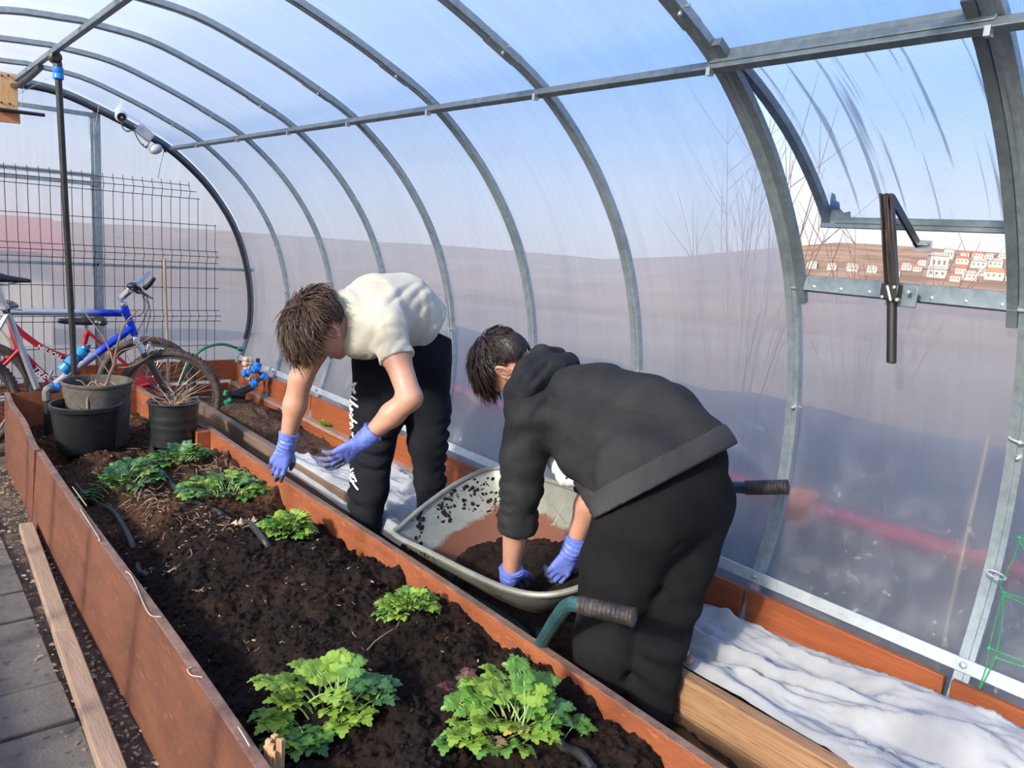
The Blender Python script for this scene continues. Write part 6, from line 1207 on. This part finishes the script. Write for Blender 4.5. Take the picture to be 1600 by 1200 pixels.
hb = crom([J(203, 447, 5.20), J(212, 441, 5.33), SE, J(222, 437, 5.62), J(233, 426, 5.72)], 5); mb = MB(); mb.tube(hb, .013, 10); mb.build('handlebar', alloy, k1)
mb = MB(); mb.tube([J(226, 451, 5.3), J(234, 444, 5.28), J(241, 435, 5.25)], [.016, .015, .012], 10); mb.build('grip', black_p, k1); mb = MB(); mb.tube([J(203, 447, 5.2), J(209, 444, 5.28)], .018, 10); mb.build('grip', black_p, k1)
mb = MB(); mb.box(J(213, 452, 5.3), (.05, .05, .04), Matrix.Rotation(.6, 3, 'Y')); mb.tube([J(213, 452, 5.3), J(226, 460, 5.25), J(239, 467, 5.2)], [.014, .010, .005], 8); mb.build('brake_lever', black_p, k1, bevel=.006)
mb = MB()
for pts in ([(222, 462), (227, 475), (222, 490), (205, 495), (180, 488), (170, 484)], [(230, 464), (232, 480), (222, 505), (214, 525), (235, 545)], [(224, 462), (235, 485), (228, 520)], [(10, 487), (15, 483), (35, 485)]): mb.tube(crom([J(a, b, BY - .05) for a, b in pts], 4), .0028, 5)
mb.build('brake_cable', black_p, k1)
cr0 = BB; mb = MB(); mb.lathe(cr0 - V((0, .06, 0)), [(0, 0), (.055, 0), (.06, .003), (.055, .006), (0, .006)], 28, axis=(0, 1, 0)); mb.build('chainring', black_p, k1); mb = MB(); mb.bar(cr0 - V((0, .07, 0)), cr0 + V((-.12, -.07, -.12)), .014, .026); mb.bar(cr0 + V((-.12, -.12, -.12)), cr0 + V((-.12, -.05, -.12)), .08, .02); mb.build('crank', alloy, k1, bevel=.004)
mb = MB(); mb.tube([J(88, 607, 5.42), J(76, 592, 5.42), J(82, 578, 5.42)], .009, 8); mb.build('kickstand', alloy, k1)
bt0, bt1 = J(97, 580, 5.42), J(136, 542, 5.42); bax = unit(bt1 - bt0); Lb = np.linalg.norm(bt1 - bt0); bo = empty('water_bottle', bt0, 'translucent blue water bottle held on the silver and blue bicycle', 'bottle')
mb = MB(); mb.lathe(bt0, [(0, 0), (.034, 0), (.037, .006), (.037, Lb * .45), (.031, Lb * .52), (.037, Lb * .6), (.037, Lb * .82), (.030, Lb * .88), (0, Lb * .88)], 20, axis=bax); mb.build('bottle_body', M('blue_plastic_bottle', (.02, .25, .55), rough=.2), bo); mb = MB(); mb.lathe(bt0 + bax * Lb * .86, [(.031, 0), (.033, .004), (.033, .022), (.016, .03), (.013, .05), (0, .05)], 18, axis=bax); mb.build('bottle_cap', M('dark_blue_cap', (.02, .09, .2), rough=.4), bo)
mb = MB(); sdb = unit(np.cross(bax, (0, 1, 0)))
for o in (.25, .62): mb.tube([bt0 + bax * Lb * o + (sdb * math.cos(a) + V((0, 1, 0)) * math.sin(a)) * .040 for a in np.linspace(0, 2 * PI, 17)], .003, 5, caps=False)
for a in (0.4, 2.7): mb.tube([bt0 - bax * .01 + (sdb * math.cos(a) + V((0, 1, 0)) * math.sin(a)) * .03, bt0 + bax * Lb * .62 + (sdb * math.cos(a) + V((0, 1, 0)) * math.sin(a)) * .041], .003, 5)
mb.build('bottle_cage', black_p, k1)
mb = MB(); mb.bar(J(-4, 512, 5.55), J(17, 536, 5.55), .05, .02); mb.build('mudguard', M('cream_plastic', (.62, .52, .36), rough=.5), k1, bevel=.006)

K2 = 5.82; k2 = empty('bicycle', (0.8, K2, 0), 'red bicycle behind the silver and blue one', 'bicycle', 'bicycles by the back wall'); j = lambda x, y: J(x, y, K2)
hr2 = j(231, 604); hr2[2] = .335; sc2 = j(137, 516); bb2 = j(112, 622); ht2, hb2 = j(18, 505), j(28, 545); hf2 = V((hr2[0] - 1.02, K2, .335))
wheel('w', k2, hr2, (0.02, 1, 0), knob=False); wheel('w', k2, hf2, (0, 1, 0), knob=False, nsp=24)
for nm, pts, r_ in (('top_tube', [ht2, j(40, 525), j(75, 548), j(118, 563)], .019), ('down_tube', [hb2, j(60, 578), j(90, 604), bb2], .022), ('head_tube', [ht2 + V((-.01, 0, .03)), hb2], .02), ('seat_tube', [sc2, j(126, 560), bb2], .017)):
    mb = MB(); mb.tube(crom(pts, 4), r_, 12); mb.build(nm, red_p, k2)
tubes('seat_stay', k2, [(sc2 + V((0, o, -.01)), hr2 + V((0, o * 2.2, 0)), .010) for o in (-.026, .026)], red_p); tubes('chain_stay', k2, [(bb2 + V((0, o, 0)), hr2 + V((0, o * 2, 0)), .011) for o in (-.03, .03)], red_p); tubes('fork_leg', k2, [(hb2 + V((0, o, 0)), hf2 + V((0, o, 0)), .012) for o in (-.05, .05)], red_p)
mb = MB(); mb.tube([sc2, j(134, 505)], .0125, 10); mb.build('seat_post', alloy, k2); saddle(k2, j(128, 503) + V((.02, 0, 0)), (-1, 0, .05))
mb = MB(); mb.lathe(hr2 - V((0, .05, 0)), [(0, 0), (.05, 0), (.055, .01), (.03, .02), (0, .02)], 20, axis=(0, 1, 0)); mb.lathe(j(218, 598) - V((0, .06, 0)), [(0, 0), (.055, 0), (.055, .006), (0, .006)], 20, axis=(0, 1, 0)); mb.build('spoke_guard', M('red_disc', (.4, .05, .06), rough=.4), k2)
mb = MB(); mb.tube([ht2, ht2 + V((-.01, 0, .12))], .012, 10); mb.tube([ht2 + V((-.06, -.28, .13)), ht2 + V((.02, -.1, .12)), ht2 + V((.02, .1, .12)), ht2 + V((-.06, .2, .13))], .012, 10); mb.build('handlebar', black_p, k2)
a_, b_ = j(56, 540), j(90, 557); a_[1] = b_[1] = K2 - .021; decal('NELSON', k2, a_ - V((0, 0, .012)), b_ - a_, (0, 0, 1), .040, white_t)
a_, b_ = j(46, 572), j(72, 596); a_[1] = b_[1] = K2 - .025; decal('TRE', k2, a_ - V((0, 0, .015)), b_ - a_, (0, 0, 1), .062, white_t, shear=.15)

# ------------------------------------------------------------------ water pipes, valves, hoses at the back
blue_f = M('blue_compression_fitting', (.015, .19, .62), rough=.4); pe = M('black_pe_pipe', (.012, .012, .013), (.024, .024, .026), 20, .45)
def fitting(mb, c, ax, r=.028, L_=.06): mb.lathe(V(c) - unit(ax) * L_ / 2, [(r * .7, 0), (r, .006), (r, L_ * .4), (r * .85, L_ * .5), (r, L_ * .6), (r, L_ - .006), (r * .7, L_)], 12, axis=ax, closed=True)
up = empty('upright_water_pipe', (0.875, 4.78, .25), 'black upright water pipe with blue fitting rising from the bucket to the ridge', 'pipe')
mb = MB(); top = V((.825, 4.77, 2.19)); mb.tube([(.890, 4.90, .30), (.878, 4.90, .9), (.855, 4.85, 1.5), top], .0165, 10); mb.build('pipe', pe, up); mb = MB(); fitting(mb, top + V((0, 0, .0)), (0, .05, 1), .026, .065); mb.build('fitting', blue_f, up); mb = MB(); mb.tube(crom([top, top + V((-.002, 0, .05)), top + V((-.008, .02, .075)), top + V((-.01, .07, .075))], 4), .022, 10); mb.lathe(top + V((-.012, -.03, .075)), [(.02, 0), (.030, .008), (.030, .03), (.02, .036)], 14, axis=(0, 1, 0), closed=True); mb.build('elbow', pe, up)
rg = empty('ridge_water_pipe', (.8, 6, 2.2), 'black hose running from the ridge down the back arch', 'hose')
bp_, bn_ = prof_at(-.045); pts = [(.80, 5.1, 2.255), (.795, 5.5, 2.235), (.79, 5.9, 2.235), (.80, 6.1, 2.27)] + [(x, 6.19, z) for x, z in bp_[3:46:2]]; mb = MB(); mb.tube(crom(pts, 3), .016, 8); mb.build('pipe', pe, rg); mb = MB(); fitting(mb, (.87, 6.19, 2.285), (1, 0, 0), .026, .06); mb.build('fitting', blue_f, rg)
vt = empty('pipe_corner_valve', on_y(85, 605, 5.2), 'blue and grey pipe elbow at the left corner of the bed end', 'valve')
p0 = at(84, 607, 4.55); mb = MB(); fitting(mb, p0, (1, .1, 0), .030, .06); mb.build('fitting', blue_f, vt); mb = MB(); p1 = at(73, 612, 4.5); mb.tube(crom([p0, p1 + V((.01, 0, .015)), p1, p1 - V((0, 0, .05))], 4), .024, 10); mb.build('elbow', M('grey_fitting', (.14, .15, .15), rough=.6), vt); mb = MB(); q = V((p1[0], p1[1], soil_z(p1[0], p1[1]) - .02)); mb.tube([p1 - V((0, 0, .04)), q], .019, 10); mb.build('pipe', pe, vt)
va = empty('valve_manifold', at(400, 590, 5.2), 'blue and black valve assembly in the far right corner', 'valve'); VY = 5.45; v = lambda x, y, Y=VY: on_y(x, y, Y)
for a, ax in (((402, 572), (0.2, 0, 1)), ((412, 588), (1, 0, -.6)), ((399, 577), (1, 0, .2)), ((396, 600), (1, 0, .6)), ((384, 583), (1, 0, 0))): mb = MB(); fitting(mb, v(*a), ax, .030, .055); mb.build('fitting', blue_f, va)
mb = MB(); mb.tube([v(403, 560), v(402, 580), v(412, 588), v(396, 601), v(378, 612)], .016, 8); mb.tube([v(395, 604), v(370, 616)], [.024, .03], 8); mb.tube([v(382, 618), v(360, 616)], .03, 8); mb.build('valve_body', pe, va); mb = MB(); fitting(mb, v(357, 628), (1, 0, .5), .024, .06); fitting(mb, v(353, 614), (.3, 0, 1), .018, .04); mb.build('tap', M('green_tap', (.01, .22, .09), rough=.4), va)
mb = MB(); rs = random.Random(3)
for k in range(16): mb.ball(v(387 + rs.uniform(-7, 9), 578 + rs.uniform(-17, 14), 5.55), (.026 * rs.uniform(.6, 1.1), .026, .026 * rs.uniform(.6, 1.2)), 7)
tag(mb.build('rag_bundle', M('beige_rag', (.42, .30, .21), (.60, .47, .36), 30, .9, bump=.5)), 'beige rag bundled round the pipes in the far corner', 'rag')
gh = MB(); gh.tube(crom([on_y(x, y, 5.75) for x, y in ((280, 600), (295, 568), (312, 549), (330, 540), (350, 538), (368, 543), (374, 545))], 4), .0105, 8); go = gh.build('green_hose', M('green_hose', (.02, .13, .075), rough=.45)); tag(go, 'green garden hose arching up behind the bicycle wheels', 'hose'); mb = MB(); e = on_y(375, 545, 5.75); mb.lathe(e - V((.02, 0, -.004)), [(.012, 0), (.018, .004), (.018, .04), (.011, .046)], 12, axis=(1, 0, -.25), closed=True); mb.build('hose_connector', M('green_connector', (.015, .16, .10), rough=.4), go)
# ------------------------------------------------------------------ automatic vent opener
op = empty('vent_opener', on_x(1395, 450, 2.24), 'black brown automatic opener arm propping the open vent', 'vent opener'); OX = 2.235; x_ = lambda px, py, X=OX: on_x(px, py, X)
br_m = M('brown_black_paint', (.028, .016, .010), (.05, .03, .02), 30, .35, .4); a_, b_ = x_(1388, 303), x_(1396, 446)
mb = MB(); mb.bar(a_, b_, .010, .034, (1, 0, 0)); 
for o in (-1, 1): mb.bar(a_ + V((-.010, o * .015, 0)), b_ + V((-.010, o * .015, 0)), .022, .004, (0, 1, 0))
mb.build('lever_channel', br_m, op, bevel=.001)
c_ = on_x(1434, 382, e0[0] - .01); mb = MB(); mb.bar(a_ + V((0, -.012, -.015)), c_, .008, .026, (1, 0, 0)); mb.bar(a_ + V((0.01, -.012, -.01)), c_ + V((.012, 0, 0)), .004, .022, (1, 0, 0)); mb.build('push_arm', black_p, op, bevel=.001)
mb = MB(); mb.box(c_ + V((.008, -.012, -.004)), (.006, .05, .034)); mb.tube([c_ + V((-.01, .01, 0)), c_ + V((-.01, -.03, 0))], .004, 8); mb.build('sash_clip', bolt_m, op, bevel=.001)
p_ = x_(1402, 459); mb = MB(); mb.box(p_ + V((.004, -.012, -.004)), (.005, .085, .062)); mb.build('mount_plate', steel_dark, op, bevel=.004); mb = MB(); mb.box(p_ + V((-.012, .012, .004)), (.03, .05, .045)); mb.build('pivot_block', black_p, op, bevel=.004)
mb = MB()
for dx, dy, dz in ((0, .03, -.012), (0, -.012, -.016), (0, .0, .018), (0, -.04, .008)): mb.lathe(p_ + V((-.022, dy, dz)), [(0, -.006), (.005, -.005), (.006, 0), (.006, .006)], 8, axis=(1, 0, 0))
mb.tube([p_ + V((-.024, .02, .02)), p_ + V((-.024, .004, -.02))], .005, 8); mb.build('bolt', bolt_m, op)
mb = MB(); q0, q1 = x_(1394, 452), x_(1393, 566); mb.tube([q0, q0 * .25 + q1 * .75, q1, q1 + V((0, 0, -.003))], [.0135, .0135, .0135, .009], 12); mb.build('cylinder', black_p, op)

# ------------------------------------------------------------------ security camera, boxes and cables at the back arch
wp = M('white_plastic', (.50, .50, .52), rough=.45); sc_ = empty('security_camera', on_y(188, 182, 6.1), 'white dome camera mounted under the back arch', 'camera'); c = on_y(189, 182, 6.1)
mb = MB(); mb.ball(c, .040, 16); mb.lathe(c + V((0, .02, .02)), [(0, .03), (.03, .03), (.034, .0), (.02, -.01)], 14, axis=(-.3, .4, 1)); mb.build('camera_body', wp, sc_); mb = MB(); dl = unit(V((-.1, -1, -.25))); mb.lathe(c + dl * .022, [(.027, 0), (.030, .012), (.026, .018), (.0, .016)], 16, axis=dl); mb.build('lens', M('lens_black', (.015, .015, .017), rough=.15), sc_)
jb = empty('junction_box', on_y(226, 208, 6.12), 'white junction box below the dome camera on the back arch', 'box'); c = on_y(226, 208, 6.12); mb = MB(); mb.box(c, (.115, .05, .07), Matrix.Rotation(.62, 3, 'Y')); mb.build('box_body', wp, jb, bevel=.006)
mb = MB(); mb.box(c + V((0, -.027, 0)), (.10, .006, .058), Matrix.Rotation(.62, 3, 'Y')); mb.build('box_lid', wp, jb, bevel=.002)
c = on_y(243, 233, 6.12); mb = MB(); mb.ball(c, (.05, .045, .036), 12, Matrix.Rotation(-.4, 3, 'Y')); o = mb.build('lamp_globe', M('frosted_plastic', (.50, .52, .54), rough=.35)); tag(o, 'frosted white globe at the foot of the purlin on the back arch', 'lamp')
mb = MB()
for pts in ([(189, 190), (192, 200), (199, 205), (210, 203), (216, 206)], [(210, 206), (217, 220), (224, 228), (229, 230)], [(236, 217), (232, 225), (229, 231), (226, 229)]): mb.tube(crom([on_y(a, b, 6.1) for a, b in pts], 4), .0045, 6)
for q in ((200, 205), (223, 226), (229, 229)): mb.ball(on_y(*q, 6.1), .009, 6)
tag(mb.build('camera_cable', M('grey_cable', (.10, .10, .105), rough=.5)), 'grey cable looping from the dome camera to the junction box', 'cable')
mb = MB(); mb.tube([on_y(256, 237, 6.1), on_y(250, 262, 6.1), on_y(247, 279, 6.1)], .002, 5); tag(mb.build('hanging_wire', M('thin_wire', (.12, .12, .13), rough=.5)), 'thin wire hanging below the frosted globe', 'wire')
wbk = empty('wooden_bracket', on_y(8, 150, 6.05), 'pale wooden board bracket hanging at the ridge in the top left corner', 'bracket'); pine = M('pine_board', (.52, .29, .13), (.64, .39, .19), 7, .6, stretch=(8, 8, 1), bump=.1)
mb = MB(); a, b_ = on_y(8, 113, 6.0), on_y(9, 172, 6.0); mb.bar(a, b_, .13, .02, (0, 1, 0)); mb.build('upright_board', pine, wbk, bevel=.002); mb = MB(); mb.bar(on_y(-20, 179, 6.03), on_y(31, 184, 6.03), .02, .075); mb.build('cross_board', M('pine_reddish', (.42, .17, .08), (.5, .22, .1), 7, .6), wbk, bevel=.002)
mb = MB()
for a in ((3, 118), (13, 118), (2, 160), (15, 162)): mb.lathe(on_y(*a, 5.985), [(0, -.004), (.006, -.003), (.006, .004)], 8, axis=(0, 1, 0))
mb.build('screw', black_p, wbk)
mb = MB(); mb.tube([on_y(-10, 170, 5.97), on_y(30, 175, 5.97), on_y(70, 180, 5.97)], [.014, .012, .011], 8); tag(mb.build('opener_rod', black_p), 'black opener rod sticking out from the wooden bracket', 'rod')
mb = MB()
for pts in ([(118, 30 + 75), (95, 0 + 112), (22, 150)], [(155, 162), (150, 190), (146, 210)], [(37, 132), (35, 150), (32, 172)]): mb.tube([on_y(a, b, 6.05) for a, b in pts], .0013, 4)
tag(mb.build('loose_strings', string_m), 'thin loose strings hanging by the back wall ridge', 'string', kind='stuff')

# ------------------------------------------------------------------ green netting and ties on the nearest right rib
net = MB(); g = lambda x, y: on_x(x, y, 2.27)
for pts in ([(1606, 835), (1592, 842), (1585, 870), (1566, 905), (1562, 912), (1568, 926)], [(1568, 926), (1558, 960), (1545, 1012)], [(1568, 926), (1566, 970), (1556, 1028)], [(1568, 926), (1600, 936), (1625, 945)], [(1568, 929), (1600, 944), (1625, 956)], [(1545, 1012), (1600, 1034), (1630, 1046)], [(1556, 1028), (1600, 1042), (1630, 1054)], [(1545, 1012), (1540, 1045), (1530, 1075)], [(1556, 1028), (1545, 1050), (1531, 1076)], [(1592, 842), (1600, 842)], [(1592, 842), (1600, 860)]):
    net.tube([g(a, b) for a, b in pts], .0014, 4)
for q in ((1592, 840), (1568, 926), (1545, 1012), (1556, 1028)): net.ball(g(*q), .005, 6)
tag(net.build('green_netting', M('green_twine', (.02, .38, .10), rough=.5)), 'green plant netting tied to the nearest right rib', 'netting')
for i, (px, py, lab) in enumerate(((1592, 688, 'upper white cable tie round the nearest right rib'), (1556, 898, 'lower white cable tie on the nearest right rib above the green netting'))):
    c = on_x(px, py, 2.395 if i == 0 else 2.36); mb = MB(); pts = [c + V((.022 * math.cos(a), .024 * math.sin(a), .004 * math.sin(a))) for a in np.linspace(0, 2 * PI, 17)]; mb.tube(pts, .0028, 5, caps=False); mb.box(c + V((-.026, -.012, 0)), (.008, .008, .008)); tag(mb.build('cable_tie', wp), lab, 'cable tie', 'cable ties')
